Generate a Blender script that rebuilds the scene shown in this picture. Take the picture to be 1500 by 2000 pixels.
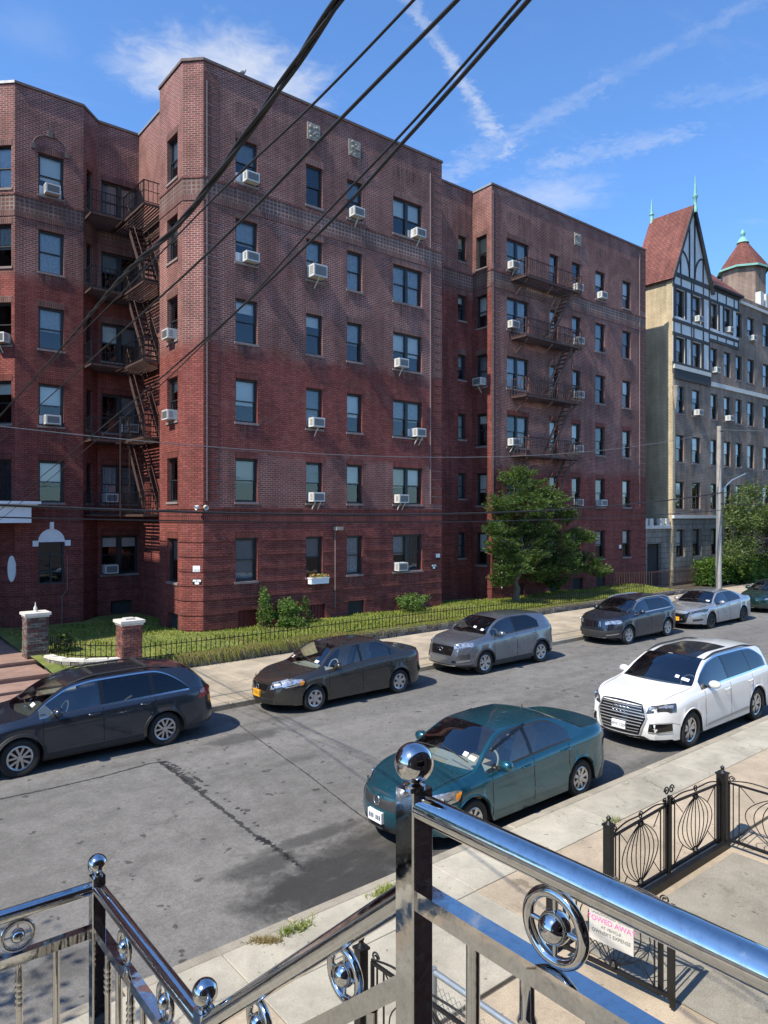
import bpy, bmesh, math, random
from mathutils import Vector, Matrix
from mathutils.bvhtree import BVHTree
rnd = random.Random(11)
sc = bpy.context.scene
for o in list(bpy.data.objects):
    bpy.data.objects.remove(o, do_unlink=True)
COL = sc.collection
R = math.radians
V = Vector

# ------------------------------------------------------------------ camera
CAM_Z = 4.75
FPX, CX, HY, HEAD = 1387.0, 750.0, 1008.0, R(51.0)
FW = V((math.cos(HEAD), math.sin(HEAD), 0)); RT = V((math.sin(HEAD), -math.cos(HEAD), 0))
cam = bpy.data.cameras.new('camera'); camo = bpy.data.objects.new('camera', cam); COL.objects.link(camo)
camo.location = (0, 0, CAM_Z); camo.rotation_euler = (R(90), 0, HEAD - R(90))
cam.sensor_fit = 'HORIZONTAL'; cam.sensor_width = 36; cam.lens = FPX / 1500 * 36
cam.shift_y = 8 / 1500; cam.clip_start = 0.05; cam.clip_end = 3000
sc.camera = camo

# ------------------------------------------------------------------ exposure, sun, sky
SUN_EL, SUN_A = R(51), R(5.0)
TO_SUN = V((-math.cos(SUN_EL) * math.cos(SUN_A), -math.cos(SUN_EL) * math.sin(SUN_A), math.sin(SUN_EL)))
sc.view_settings.view_transform = 'Standard'; sc.view_settings.look = 'None'
sc.view_settings.gamma = 1; sc.view_settings.exposure = 0.75
sc.cycles.use_denoising = True; sc.cycles.adaptive_threshold = .015; sc.cycles.sample_clamp_indirect = 6
sc.cycles.max_bounces = 5; sc.cycles.diffuse_bounces = 3; sc.cycles.glossy_bounces = 4; sc.cycles.transparent_max_bounces = 24
sun = bpy.data.lights.new('sun', 'SUN'); sun.energy = 4.4; sun.angle = R(0.53); sun.color = (1, .92, .79)
suno = bpy.data.objects.new('sun', sun); COL.objects.link(suno)
suno.rotation_euler = TO_SUN.to_track_quat('Z', 'Y').to_euler()
SKY_STRENGTH = 0.118

class NT:
    """small helper for node trees"""
    def __init__(s, t): s.t = t
    def n(s, typ, **kw):
        nd = s.t.nodes.new(typ)
        for k, v in kw.items():
            if k in nd.inputs.keys() and not hasattr(nd, k): s.put(nd.inputs[k], v)
            else: setattr(nd, k, v)
        return nd
    def put(s, sock, v):
        if isinstance(v, bpy.types.NodeSocket): s.t.links.new(v, sock)
        else:
            if isinstance(v, (tuple, list)) and len(v) == 3 and sock.type == 'RGBA': v = (*v, 1)
            sock.default_value = v
    def m(s, op, a, b=0.0, c=0.0, clamp=False):
        nd = s.t.nodes.new('ShaderNodeMath'); nd.operation = op; nd.use_clamp = clamp
        for i, v in enumerate((a, b, c)): s.put(nd.inputs[i], v)
        return nd.outputs[0]
    def vm(s, op, a, b=(0, 0, 0), sca=None):
        nd = s.t.nodes.new('ShaderNodeVectorMath'); nd.operation = op
        s.put(nd.inputs[0], a); s.put(nd.inputs[1], b)
        if sca is not None: s.put(nd.inputs['Scale'], sca)
        return nd.outputs['Value'] if op in ('LENGTH', 'DOT_PRODUCT', 'DISTANCE') else nd.outputs[0]
    def mix(s, f, a, b, mode='MIX'):
        nd = s.t.nodes.new('ShaderNodeMix'); nd.data_type = 'RGBA'; nd.blend_type = mode
        s.put(nd.inputs[0], f); s.put(nd.inputs[6], a); s.put(nd.inputs[7], b)
        return nd.outputs[2]
    def noise(s, vec, scale, detail=4.0, rough=.55, dist=0.0, dims='3D'):
        nd = s.t.nodes.new('ShaderNodeTexNoise'); nd.noise_dimensions = dims
        s.put(nd.inputs['Vector'], vec); nd.inputs['Scale'].default_value = scale
        nd.inputs['Detail'].default_value = detail; nd.inputs['Roughness'].default_value = rough
        nd.inputs['Distortion'].default_value = dist
        return nd.outputs[0]
    def ramp(s, x, a, b, c=0.0, d=1.0, smooth=True):
        nd = s.t.nodes.new('ShaderNodeMapRange'); nd.interpolation_type = 'SMOOTHSTEP' if smooth else 'LINEAR'
        for i, v in enumerate((x, a, b, c, d)): s.put(nd.inputs[i], v)
        return nd.outputs[0]
    def sep(s, vec):
        nd = s.t.nodes.new('ShaderNodeSeparateXYZ'); s.put(nd.inputs[0], vec); return nd.outputs
    def comb(s, x, y, z=0.0):
        nd = s.t.nodes.new('ShaderNodeCombineXYZ')
        for i, v in enumerate((x, y, z)): s.put(nd.inputs[i], v)
        return nd.outputs[0]
    def seg(s, P, A, B):
        """distance from P to segment A-B, nodes"""
        A = V(A); AB = V(B) - A
        pa = s.vm('SUBTRACT', P, tuple(A))
        t = s.m('DIVIDE', s.vm('DOT_PRODUCT', pa, tuple(AB)), AB.dot(AB), clamp=True)
        return s.vm('LENGTH', s.vm('SUBTRACT', pa, s.vm('SCALE', tuple(AB), sca=t)))

def ray(px, py): return FW + RT * ((px - CX) / FPX) + V((0, 0, 1)) * ((HY - py) / FPX)
EYE = V((0, 0, CAM_Z))
def at(px, py, d): return EYE + ray(px, py) * d
def onY(px, py, Y): r = ray(px, py); return EYE + r * (Y / r.y)
def onX(px, py, X): r = ray(px, py); return EYE + r * (X / r.x)
def gz(x): return 0.008 * (max(-80, min(160, x)) - 9)
def onG(px, py, h=0.0):
    """point on the gently rising street plane, h above it"""
    r = ray(px, py); t = (0.008 * -9 + h - CAM_Z) / (r.z - 0.008 * r.x)
    return EYE + r * t

def skyq(px, py):
    r = ray(px, py); return (r.x / r.z, r.y / r.z, 0)
world = bpy.data.worlds.new('World'); sc.world = world; world.use_nodes = True
w = NT(world.node_tree); world.node_tree.nodes.clear()
sky = w.n('ShaderNodeTexSky'); sky.sky_type = 'NISHITA'; sky.sun_disc = False
sky.sun_elevation = SUN_EL
sky.sun_rotation = math.atan2(TO_SUN.x, TO_SUN.y)
sky.altitude = 20; sky.air_density = 1.0; sky.dust_density = 0.4; sky.ozone_density = 2.2
gen = w.n('ShaderNodeTexCoord').outputs['Generated']
sx = w.sep(gen)
zz = w.m('MAXIMUM', sx[2], 0.03)
q = w.comb(w.m('DIVIDE', sx[0], zz), w.m('DIVIDE', sx[1], zz))
n1 = w.noise(q, 1.1, 6, .6, .3); n2 = w.noise(q, 7, 5, .65, .5); n4 = w.noise(q, 34, 4, .65, .4); n5 = w.noise(q, 15, 5, .62, .5); n3 = w.noise(w.vm('MULTIPLY', q, (1.4, 4.0, 1)), 1.6, 6, .62, .6)
# high thin cirrus
cirrus = w.m('MULTIPLY', w.ramp(n3, .56, .86), .16)
# one cumulus heap and a few wisps, drifting in the cloud layer
def puff(px, py, rad, soft, amp):
    c = skyq(px, py)
    d = w.vm('DISTANCE', q, c)
    d2 = w.m('ADD', d, w.m('MULTIPLY', w.m('SUBTRACT', n2, .5), rad * 1.5))
    d2 = w.m('ADD', d2, w.m('MULTIPLY', w.m('SUBTRACT', n5, .5), rad * 2.4))
    return w.m('MULTIPLY', w.ramp(d2, rad * soft * .4, rad * (2.3 - soft), 1, 0), amp * .85)
def streak(a, b, wid, amp, wob=1.0):
    d = w.seg(q, skyq(*a), skyq(*b))
    d = w.m('ADD', d, w.m('MULTIPLY', w.m('SUBTRACT', n2, .5), wid * 1.6 * wob))
    d = w.m('ADD', d, w.m('MULTIPLY', w.m('SUBTRACT', n4, .5), wid * 4.0))
    return w.m('MULTIPLY', w.m('MULTIPLY', w.ramp(d, wid * .0, wid * 1.6, 1, 0), amp * .72), w.ramp(n5, .3, .65, .35, 1.1))
cl = cirrus
for t in (puff(345, 140, .085, .2, .85), puff(450, 140, .10, .25, .95), puff(550, 165, .075, .2, .8), puff(270, 130, .05, .1, .4), puff(1080, 385, .10, .1, .5), puff(1015, 385, .07, .1, .35), puff(60, 60, .05, .1, .12),
          streak((770, -40), (880, 118), .013, .5), streak((880, 118), (940, 220), .018, .62), streak((940, 220), (990, 300), .026, .62),
          streak((1500, -10), (1180, 160), .022, .22, 1.6), streak((1180, 160), (990, 275), .034, .28, 1.6), streak((990, 275), (860, 350), .05, .38, 1.6),
          streak((1320, 262), (1070, 322), .05, .36, 2.0), streak((1600, 150), (1330, 195), .04, .18, 2.0)):
    cl = w.m('MAXIMUM', cl, t)
cl = w.m('MULTIPLY', cl, w.ramp(sx[2], .03, .12))
cl = w.m('MULTIPLY', cl, w.ramp(n2, .25, .7, .55, 1.0))
tint = w.mix(1.0, sky.outputs[0], (.73, 1.04, 1.36), 'MULTIPLY')
skyc = w.mix(cl, tint, (4.6, 4.7, 4.9))
bg = w.n('ShaderNodeBackground'); w.put(bg.inputs[0], skyc); bg.inputs[1].default_value = SKY_STRENGTH
w.t.links.new(bg.outputs[0], w.n('ShaderNodeOutputWorld').inputs[0])

# ------------------------------------------------------------------ materials
MATS = {}
def newmat(name):
    m = bpy.data.materials.new(name); m.use_nodes = True; MATS[name] = m
    t = NT(m.node_tree); return m, t, m.node_tree.nodes['Principled BSDF']
def plain(name, col, rough=.5, metal=0.0, var=.12, scale=6.0, bump=0.0, bscale=60.0, spec=.5, coat=0.0, dirt=None, obj=False, rvar=0.0):
    m, t, b = newmat(name)
    tc = t.n('ShaderNodeTexCoord').outputs['Object'] if obj else t.n('ShaderNodeNewGeometry').outputs['Position']
    c = (*col, 1)
    nz = t.noise(tc, scale, 5, .6)
    k = t.ramp(nz, .25, .75, 1 - var, 1 + var, False)
    colr = t.mix(1.0, c, t.comb(k, k, k), 'MULTIPLY')
    if dirt: colr = t.mix(t.m('MULTIPLY', t.ramp(t.noise(tc, scale * .37, 6, .7), .5, .75), dirt[1]), colr, dirt[0])
    t.put(b.inputs['Base Color'], colr)
    b.inputs['Roughness'].default_value = rough; b.inputs['Metallic'].default_value = metal
    if rvar: t.put(b.inputs['Roughness'], t.ramp(nz, .3, .7, rough - rvar, rough + rvar))
    b.inputs['Specular IOR Level'].default_value = spec
    if coat: b.inputs['Coat Weight'].default_value = coat; b.inputs['Coat Roughness'].default_value = .03
    if bump:
        bp = t.n('ShaderNodeBump'); bp.inputs['Strength'].default_value = bump; bp.inputs['Distance'].default_value = .01
        t.put(bp.inputs['Height'], t.noise(tc, bscale, 6, .65)); t.put(b.inputs['Normal'], bp.outputs[0])
    return m

def brick_mat(name, c1, c2, cm, bw=.225, rh=.0785, mortar=.013, off=.5, paint=None, pcol=(.16, .035, .03), patches=(), stain=.5, cmp=None, bump=.6, vmin=None, cols=()):
    """masonry; paint = height below which the wall was painted over"""
    m, t, b = newmat(name)
    uv = t.n('ShaderNodeUVMap').outputs[0]
    bt = t.n('ShaderNodeTexBrick'); bt.offset = off; bt.squash = 1
    t.put(bt.inputs['Vector'], uv); bt.inputs['Color1'].default_value = (*c1, 1); bt.inputs['Color2'].default_value = (*c2, 1)
    bt.inputs['Mortar'].default_value = (*cm, 1); bt.inputs['Scale'].default_value = 1
    bt.inputs['Mortar Size'].default_value = mortar; bt.inputs['Mortar Smooth'].default_value = .25
    bt.inputs['Brick Width'].default_value = bw; bt.inputs['Row Height'].default_value = rh; bt.inputs['Bias'].default_value = -.1
    big = t.noise(uv, .33, 6, .62, .4); mid = t.noise(uv, 2.2, 5, .6); fine = t.noise(uv, 26, 3, .6)
    streak = t.noise(t.vm('MULTIPLY', uv, (2.6, .22, 1)), 1.0, 5, .6)
    raw = bt.outputs['Color']
    raw = t.mix(t.m('MULTIPLY', bt.outputs['Fac'], t.ramp(t.noise(uv, .55, 5, .65, .8), .40, .62, .6, 0)), raw, tuple(x * .35 for x in cm))
    fac = bt.outputs['Fac']
    if paint is not None:
        su = t.sep(uv)
        zz = t.m('ADD', su[1], t.m('MULTIPLY', t.m('SUBTRACT', big, .5), 1.0))
        zz = t.m('ADD', zz, t.m('MULTIPLY', t.m('SUBTRACT', mid, .5), .7))
        un = t.ramp(zz, paint - .35, paint + .30)
        for (u0, u1, z0, z1) in patches:
            pm = t.m('MULTIPLY', t.ramp(su[0], u0 - .2, u0 + .2), t.ramp(su[0], u1 - .2, u1 + .2, 1, 0))
            pm = t.m('MULTIPLY', pm, t.m('MULTIPLY', t.ramp(zz, z0 - .2, z0 + .15), t.ramp(zz, z1 - .15, z1 + .2, 1, 0)))
            un = t.m('MAXIMUM', un, t.m('MULTIPLY', pm, .8))
        b2 = t.n('ShaderNodeTexBrick'); b2.offset = off; b2.squash = 1; t.put(b2.inputs['Vector'], uv)
        for k_, f_ in (('Color1', 1.22), ('Color2', .72), ('Mortar', .42)): b2.inputs[k_].default_value = (*[x * f_ for x in pcol], 1)
        for k_ in ('Scale', 'Mortar Size', 'Mortar Smooth', 'Brick Width', 'Row Height', 'Bias'): b2.inputs[k_].default_value = bt.inputs[k_].default_value
        pc = b2.outputs['Color']
        pc = t.mix(t.ramp(fine, .45, .75, 0, .3), pc, tuple(x * 1.5 for x in pcol))
        pc = t.mix(t.ramp(mid, .50, .72, 0, .38), pc, raw)
        raw = t.mix(un, pc, raw)
    dk = t.ramp(big, .36, .64, 1 - stain * .5, 1.12)
    dk = t.m('MULTIPLY', dk, t.ramp(streak, .35, .65, 1 - stain * .55, 1.08))
    dk = t.m('MULTIPLY', dk, t.ramp(fine, .3, .7, .85, 1.12))
    colr = t.mix(1.0, raw, t.comb(dk, dk, dk), 'MULTIPLY')
    if cols:
        # soot washed down from the window sills
        su = t.sep(uv); rowp = t.m('FRACT', t.m('DIVIDE', t.m('ADD', su[1], 30 * 2.985 - 2.29), 2.985)); msk = None
        for (u0, u1) in cols:
            q_ = t.m('MULTIPLY', t.ramp(su[0], u0 - .22, u0 + .12), t.ramp(su[0], u1 - .12, u1 + .22, 1, 0)); msk = q_ if msk is None else t.m('MAXIMUM', msk, q_)
        run = t.m('MULTIPLY', t.ramp(rowp, .68, .98), t.ramp(t.noise(t.vm('MULTIPLY', uv, (5.5, .5, 1)), 1.0, 5, .65), .40, .66))
        colr = t.mix(t.m('MULTIPLY', t.m('MULTIPLY', run, msk), .75), colr, (.035, .026, .025, 1))
    pale = t.m('MULTIPLY', t.ramp(t.noise(uv, .8, 6, .7, 1.0), .62, .76), .12)
    colr = t.mix(pale, colr, (.42, .36, .33, 1))
    t.put(b.inputs['Base Color'], colr); b.inputs['Roughness'].default_value = .85; b.inputs['Specular IOR Level'].default_value = .25
    bp = t.n('ShaderNodeBump'); bp.inputs['Strength'].default_value = bump; bp.inputs['Distance'].default_value = .012
    hgt = t.m('SUBTRACT', t.m('MULTIPLY', fine, .35), fac)
    t.put(bp.inputs['Height'], hgt); t.put(b.inputs['Normal'], bp.outputs[0])
    return m

def glass_mat(name, tint=(.75, .8, .8), base=.10, rough=.015, wav=0.0):
    m, t, b = newmat(name)
    t.t.nodes.remove(b)
    tr = t.n('ShaderNodeBsdfTransparent'); tr.inputs[0].default_value = (*tint, 1)
    gl = t.n('ShaderNodeBsdfGlossy'); gl.inputs['Roughness'].default_value = rough
    gl.inputs[0].default_value = (.95, .97, 1, 1)
    fr = t.n('ShaderNodeFresnel'); fr.inputs[0].default_value = 1.5
    if wav:
        bp = t.n('ShaderNodeBump'); bp.inputs['Strength'].default_value = wav; bp.inputs['Distance'].default_value = .02
        t.put(bp.inputs['Height'], t.noise(t.n('ShaderNodeNewGeometry').outputs['Position'], 1.3, 2, .5))
        t.put(gl.inputs['Normal'], bp.outputs[0])
    f = t.m('ADD', t.m('MULTIPLY', fr.outputs[0], 1.5), base, clamp=True)
    mx = t.n('ShaderNodeMixShader'); t.put(mx.inputs[0], f)
    t.t.links.new(tr.outputs[0], mx.inputs[1]); t.t.links.new(gl.outputs[0], mx.inputs[2])
    t.t.links.new(mx.outputs[0], t.t.nodes['Material Output'].inputs[0])
    return m

# ------------------------------------------------------------------ mesh builder
WOFF = {}
class MB:
    def __init__(s): s.v = []; s.f = []; s.mi = []; s.uv = []
    def face(s, pts, mi=0, uv=None):
        b = len(s.v); s.v.extend(tuple(p) for p in pts); s.f.append(tuple(range(b, b + len(pts)))); s.mi.append(mi); s.uv.append(uv)
    def box(s, x0, x1, y0, y1, z0, z1, mi=0):
        s.obox(V(((x0 + x1) / 2, (y0 + y1) / 2, (z0 + z1) / 2)), V(((x1 - x0) / 2, 0, 0)), V((0, (y1 - y0) / 2, 0)), V((0, 0, (z1 - z0) / 2)), mi)
    def obox(s, c, a, b, d, mi=0):
        c, a, b, d = V(c), V(a), V(b), V(d); k = len(s.v)
        if a.cross(b).dot(d) < 0: a = -a
        for i in (-1, 1):
            for j in (-1, 1):
                for l in (-1, 1): s.v.append(tuple(c + a * i + b * j + d * l))
        for q in ((0, 1, 3, 2), (4, 6, 7, 5), (0, 4, 5, 1), (2, 3, 7, 6), (0, 2, 6, 4), (1, 5, 7, 3)):
            s.f.append(tuple(k + i for i in q)); s.mi.append(mi); s.uv.append(None)
    def bar(s, p0, p1, w, h, mi=0, up=V((0, 0, 1))):
        p0, p1 = V(p0), V(p1); d = p1 - p0
        sd = d.cross(up)
        if sd.length < 1e-6: sd = d.cross(V((1, 0, 0)))
        sd.normalize(); u = sd.cross(d).normalized()
        s.obox((p0 + p1) / 2, d / 2, sd * w / 2, u * h / 2, mi)
    def path(s, pts, r, n=8, mi=0, cap=True):
        pts = [V(p) for p in pts]; rr = r if isinstance(r, (list, tuple)) else [r] * len(pts)
        k = len(s.v); prev = None
        for i, p in enumerate(pts):
            t = (pts[min(i + 1, len(pts) - 1)] - pts[max(i - 1, 0)]).normalized()
            if prev is None:
                a = t.orthogonal().normalized()
            else:
                a = (prev - t * prev.dot(t))
                a = a.normalized() if a.length > 1e-6 else t.orthogonal().normalized()
            prev = a; b = t.cross(a)
            for j in range(n):
                an = 2 * math.pi * j / n
                s.v.append(tuple(p + (a * math.cos(an) + b * math.sin(an)) * rr[i]))
        for i in range(len(pts) - 1):
            for j in range(n):
                s.f.append((k + i * n + j, k + i * n + (j + 1) % n, k + (i + 1) * n + (j + 1) % n, k + (i + 1) * n + j)); s.mi.append(mi); s.uv.append(None)
        if cap:
            s.f.append(tuple(k + j for j in reversed(range(n)))); s.mi.append(mi); s.uv.append(None)
            e = k + (len(pts) - 1) * n
            s.f.append(tuple(e + j for j in range(n))); s.mi.append(mi); s.uv.append(None)
    def lathe(s, prof, n=24, o=V((0, 0, 0)), ax=V((0, 0, 1)), mi=0, mis=None, closed=False):
        o = V(o); ax = V(ax).normalized(); a = ax.orthogonal().normalized(); b = ax.cross(a); k = len(s.v); m = len(prof)
        for (r, h) in prof:
            for j in range(n):
                an = 2 * math.pi * j / n
                s.v.append(tuple(o + ax * h + (a * math.cos(an) + b * math.sin(an)) * r))
        for i in range(m - 1 + (1 if closed else 0)):
            i2 = (i + 1) % m
            for j in range(n):
                s.f.append((k + i * n + j, k + i * n + (j + 1) % n, k + i2 * n + (j + 1) % n, k + i2 * n + j)); s.mi.append(mis[i] if mis else mi); s.uv.append(None)
    def ball(s, o, r, n=20, mi=0, sz=1.0):
        m = n // 2
        s.lathe([(max(1e-5, r * math.sin(math.pi * i / m)), -r * sz * math.cos(math.pi * i / m)) for i in range(m + 1)], n, o, mi=mi)
    def torus(s, o, ax, R0, r, n=32, m=8, mi=0):
        s.lathe([(R0 + r * math.cos(2 * math.pi * i / m), r * math.sin(2 * math.pi * i / m)) for i in range(m)], n, o, ax, mi, closed=True)
    def mesh(s, name, mats, smooth=False, sharp=None):
        me = bpy.data.meshes.new(name); me.from_pydata(s.v, [], s.f)
        for mm in (mats if isinstance(mats, (list, tuple)) else [mats]): me.materials.append(MATS[mm] if isinstance(mm, str) else mm)
        me.polygons.foreach_set('material_index', s.mi)
        if any(u is not None for u in s.uv):
            ul = me.uv_layers.new(name='UVMap'); i = 0
            for f, u in zip(s.f, s.uv):
                for j in range(len(f)):
                    if u is not None: ul.data[i].uv = u[j]
                    i += 1
        if smooth:
            me.polygons.foreach_set('use_smooth', [True] * len(me.polygons))
            if sharp: me.set_sharp_from_angle(angle=R(sharp))
        me.update(); return me
    def build(s, name, mats, parent=None, smooth=False, sharp=None, local=False):
        return place(name, s.mesh(name, mats, smooth, sharp), parent, local=local)
def place(name, me, parent=None, loc=(0, 0, 0), rz=0.0, local=False, rot=None):
    """link a mesh object; local=True: its coordinates are those of the parent"""
    o = bpy.data.objects.new(name, me); COL.objects.link(o); loc = V(loc)
    pw = WOFF.get(parent.name, V((0, 0, 0))) if parent else V((0, 0, 0))
    if parent: o.parent = parent
    o.location = loc if local else loc - pw
    WOFF[o.name] = pw + loc if local else loc
    o.rotation_euler = rot if rot else (0, 0, rz)
    return o
def empty(name, loc=(0, 0, 0), rz=0.0, rot=None):
    o = bpy.data.objects.new(name, None); COL.objects.link(o); o.location = loc; o.rotation_euler = rot if rot else (0, 0, rz)
    o.empty_display_size = .2; WOFF[o.name] = V(loc); return o
def tag(o, label, cat, group=None):
    o['label'] = label; o['category'] = cat
    if group: o['group'] = group
    return o
def struct(o): o['kind'] = 'structure'; return o
def stuff(o): o['kind'] = 'stuff'; return o
def text_mesh(body, size, mat, depth=.001):
    cu = bpy.data.curves.new('lettering', 'FONT'); cu.body = body; cu.size = size; cu.align_x = 'CENTER'; cu.align_y = 'CENTER'; cu.extrude = depth; cu.space_line = 1.05
    cu.resolution_u = 3
    ob = bpy.data.objects.new('lettering', cu); COL.objects.link(ob)
    dg = bpy.context.evaluated_depsgraph_get(); me = bpy.data.meshes.new_from_object(ob.evaluated_get(dg))
    bpy.data.objects.remove(ob, do_unlink=True); bpy.data.curves.remove(cu)
    me.materials.clear(); me.materials.append(MATS[mat]); return me

# shared plain materials
plain('black_iron', (.012, .012, .013), .45, .3, .3, 20, .15, 90)
plain('rust_iron', (.062, .034, .029), .75, .1, .35, 8, .3, 60)
plain('dark_frame', (.022, .026, .027), .5, 0, .25, 4)
plain('sill_stone', (.22, .17, .16), .85, 0, .2, 5, .3)
plain('white_paint', (.72, .73, .74), .5, 0, .08, 4, .1)
plain('ac_white', (.52, .52, .49), .5, 0, .08, 9, dirt=((.4, .36, .3, 1), .35))
plain('ac_grille', (.16, .165, .17), .6, .2, .2, 40)
plain('blind_white', (.78, .78, .76), .9, 0, .06, 3)
plain('blind_cream', (.62, .57, .46), .9, 0, .08, 3)
plain('blind_grey', (.26, .28, .30), .9, 0, .1, 3)
plain('curtain_lace', (.42, .44, .47), .95, 0, .3, 14)
plain('curtain_dark', (.06, .055, .06), .95, 0, .3, 8)
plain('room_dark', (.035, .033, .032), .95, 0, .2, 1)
plain('stone_white', (.55, .53, .48), .8, 0, .15, 7, .3, dirt=((.3, .27, .22, 1), .5))
plain('stone_relief', (.27, .245, .21), .9, 0, .35, 14, .8, 30)
plain('coping', (.13, .09, .08), .8, 0, .3, 4)
plain('coping_metal', (.30, .30, .29), .5, .5, .2, 4)
glass_mat('pane', (.86, .89, .89), .02, .02, .3)
# ================================================================== the ground
YC0, YC1 = 7.1, 16.0           # near and far kerb faces
YF = 24.0                      # facade plane of the brick building
YW = 20.45                     # back edge of the far pavement
def asphalt():
    m, t, b = newmat('asphalt')
    P = t.n('ShaderNodeNewGeometry').outputs['Position']
    sp = t.sep(P)
    fine = t.noise(P, 55, 4, .7); mid = t.noise(P, 3.0, 6, .65, .3)
    lane = t.noise(t.vm('MULTIPLY', P, (.10, .9, 1)), 1.0, 5, .6, .3); big = t.noise(P, .35, 5, .6)
    k = t.m('MULTIPLY', t.ramp(fine, .3, .7, .72, 1.28, False), t.ramp(mid, .3, .7, .86, 1.14))
    k = t.m('MULTIPLY', k, t.m('MULTIPLY', t.ramp(lane, .35, .65, .90, 1.08), t.ramp(big, .35, .65, .94, 1.06)))
    k = t.m('MULTIPLY', k, t.ramp(t.noise(P, 17, 4, .75), .3, .7, .84, 1.16, False))
    c = t.mix(1.0, (.140, .135, .127, 1), t.comb(k, k, k), 'MULTIPLY')
    wob = t.m('MULTIPLY', t.m('SUBTRACT', mid, .5), .9)
    rag = t.m('ADD', wob, t.m('MULTIPLY', t.m('SUBTRACT', t.noise(P, 11, 5, .7), .5), .5))
    # old oil and water marks by the near kerb, where cars stand
    def blob(px, py, rx, ry, amp, soft=.5):
        p = onG(px, py)
        d = t.vm('LENGTH', t.vm('MULTIPLY', t.vm('SUBTRACT', P, (p.x, p.y, p.z)), (1 / rx, 1 / ry, 0)))
        return t.m('MULTIPLY', t.ramp(t.m('ADD', d, rag), 1 - soft, 1 + soft * .4, 1, 0), amp)
    s = blob(660, 1715, 1.5, .8, .85)
    for a in (blob(755, 1655, 1.5, .85, .75), blob(520, 1690, .7, .32, .7), blob(610, 1635, 1.1, .2, .6), blob(990, 1600, 2.6, .7, .35), blob(1330, 1475, 2.4, .5, .3), blob(480, 1440, 1.0, .4, .5), blob(560, 1400, 1.1, .22, .28), blob(120, 1890, .5, .3, .35), blob(590, 1480, .6, .2, .25), blob(1010, 1380, 2.2, .3, .22)):
        s = t.m('MAXIMUM', s, a)
    vo = t.n('ShaderNodeTexVoronoi'); vo.feature = 'DISTANCE_TO_EDGE'; vo.inputs['Scale'].default_value = .75
    t.put(vo.inputs['Vector'], t.vm('ADD', P, t.vm('SCALE', t.comb(t.noise(P, 1.9, 5, .65), t.noise(t.vm('ADD', P, (9, 4, 0)), 1.9, 5, .65), 0), sca=.8)))
    crk = t.m('MULTIPLY', t.ramp(vo.outputs['Distance'], .004, .016, 1, 0), t.ramp(t.noise(t.vm('ADD', P, (3, 7, 1)), .45, 3, .5), .54, .64, 0, .28))
    s = t.m('MAXIMUM', s, crk)
    spots = t.m('MULTIPLY', t.ramp(t.noise(P, 3.7, 3, .5), .665, .69), .65)
    s = t.m('MAXIMUM', s, spots)
    c = t.mix(s, c, (.018, .018, .018, 1))
    pale = t.m('MULTIPLY', t.ramp(t.noise(t.vm('MULTIPLY', P, (.5, 1.6, 1)), 1.0, 6, .7), .56, .75), .35)
    c = t.mix(pale, c, (.21, .203, .19, 1))
    t.put(b.inputs['Base Color'], c); b.inputs['Roughness'].default_value = .88; b.inputs['Specular IOR Level'].default_value = .3
    bp = t.n('ShaderNodeBump'); bp.inputs['Strength'].default_value = .6; bp.inputs['Distance'].default_value = .006
    t.put(bp.inputs['Height'], t.noise(P, 120, 4, .7)); t.put(b.inputs['Normal'], bp.outputs[0])
asphalt()
plain('tar', (.032, .032, .032), .7, 0, .3, 14, .5, 60)
def concrete(name, col, speck=.2, seed=0.0, blot=.2):
    m, t, b = newmat(name)
    P = t.vm('ADD', t.n('ShaderNodeNewGeometry').outputs['Position'], (seed, seed * 1.7, 0))
    oi = t.n('ShaderNodeObjectInfo').outputs['Random']
    k = t.m('MULTIPLY', t.ramp(t.noise(P, 70, 4, .7), .3, .7, 1 - speck, 1 + speck, False), t.ramp(t.noise(P, 1.6, 6, .65, .3), .3, .7, 1 - blot, 1 + blot * .7))
    k = t.m('MULTIPLY', k, t.ramp(oi, 0, 1, .90, 1.08, False))
    c = t.mix(1.0, (*col, 1), t.comb(k, k, k), 'MULTIPLY')
    st = t.m('MULTIPLY', t.ramp(t.noise(P, 2.7, 5, .7, .6), .58, .72), .42)
    c = t.mix(st, c, tuple(x * .45 for x in col))
    vo = t.n('ShaderNodeTexVoronoi'); vo.feature = 'DISTANCE_TO_EDGE'; vo.inputs['Scale'].default_value = .55
    t.put(vo.inputs['Vector'], t.vm('ADD', P, t.vm('SCALE', t.comb(t.noise(P, 2.5, 5, .65), t.noise(t.vm('ADD', P, (9, 4, 0)), 2.5, 5, .65), 0), sca=.7)))
    c = t.mix(t.m('MULTIPLY', t.ramp(vo.outputs['Distance'], .002, .008, 1, 0), t.ramp(t.noise(t.vm('ADD', P, (3, 7, 1)), .5, 3, .5), .53, .6, 0, .6)), c, tuple(x * .25 for x in col))
    gum = t.ramp(t.noise(P, 11, 2, .5), .70, .73, 0, .55)
    c = t.mix(gum, c, (.06, .055, .05, 1))
    t.put(b.inputs['Base Color'], c); b.inputs['Roughness'].default_value = .9; b.inputs['Specular IOR Level'].default_value = .25
    bp = t.n('ShaderNodeBump'); bp.inputs['Strength'].default_value = .35; bp.inputs['Distance'].default_value = .004
    t.put(bp.inputs['Height'], t.noise(P, 90, 5, .7)); t.put(b.inputs['Normal'], bp.outputs[0])
concrete('pavement_grey', (.35, .325, .265), .16)
concrete('pavement_tan', (.37, .305, .225), .24, 3.0)
concrete('pavement_far', (.34, .29, .22), .16, 8.0)
concrete('yard_grey', (.27, .25, .205), .30, 5.0)
concrete('kerb_stone', (.29, .262, .21), .22, 2.0)
concrete('paver_red', (.27, .175, .14), .2, 7.0)
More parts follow.
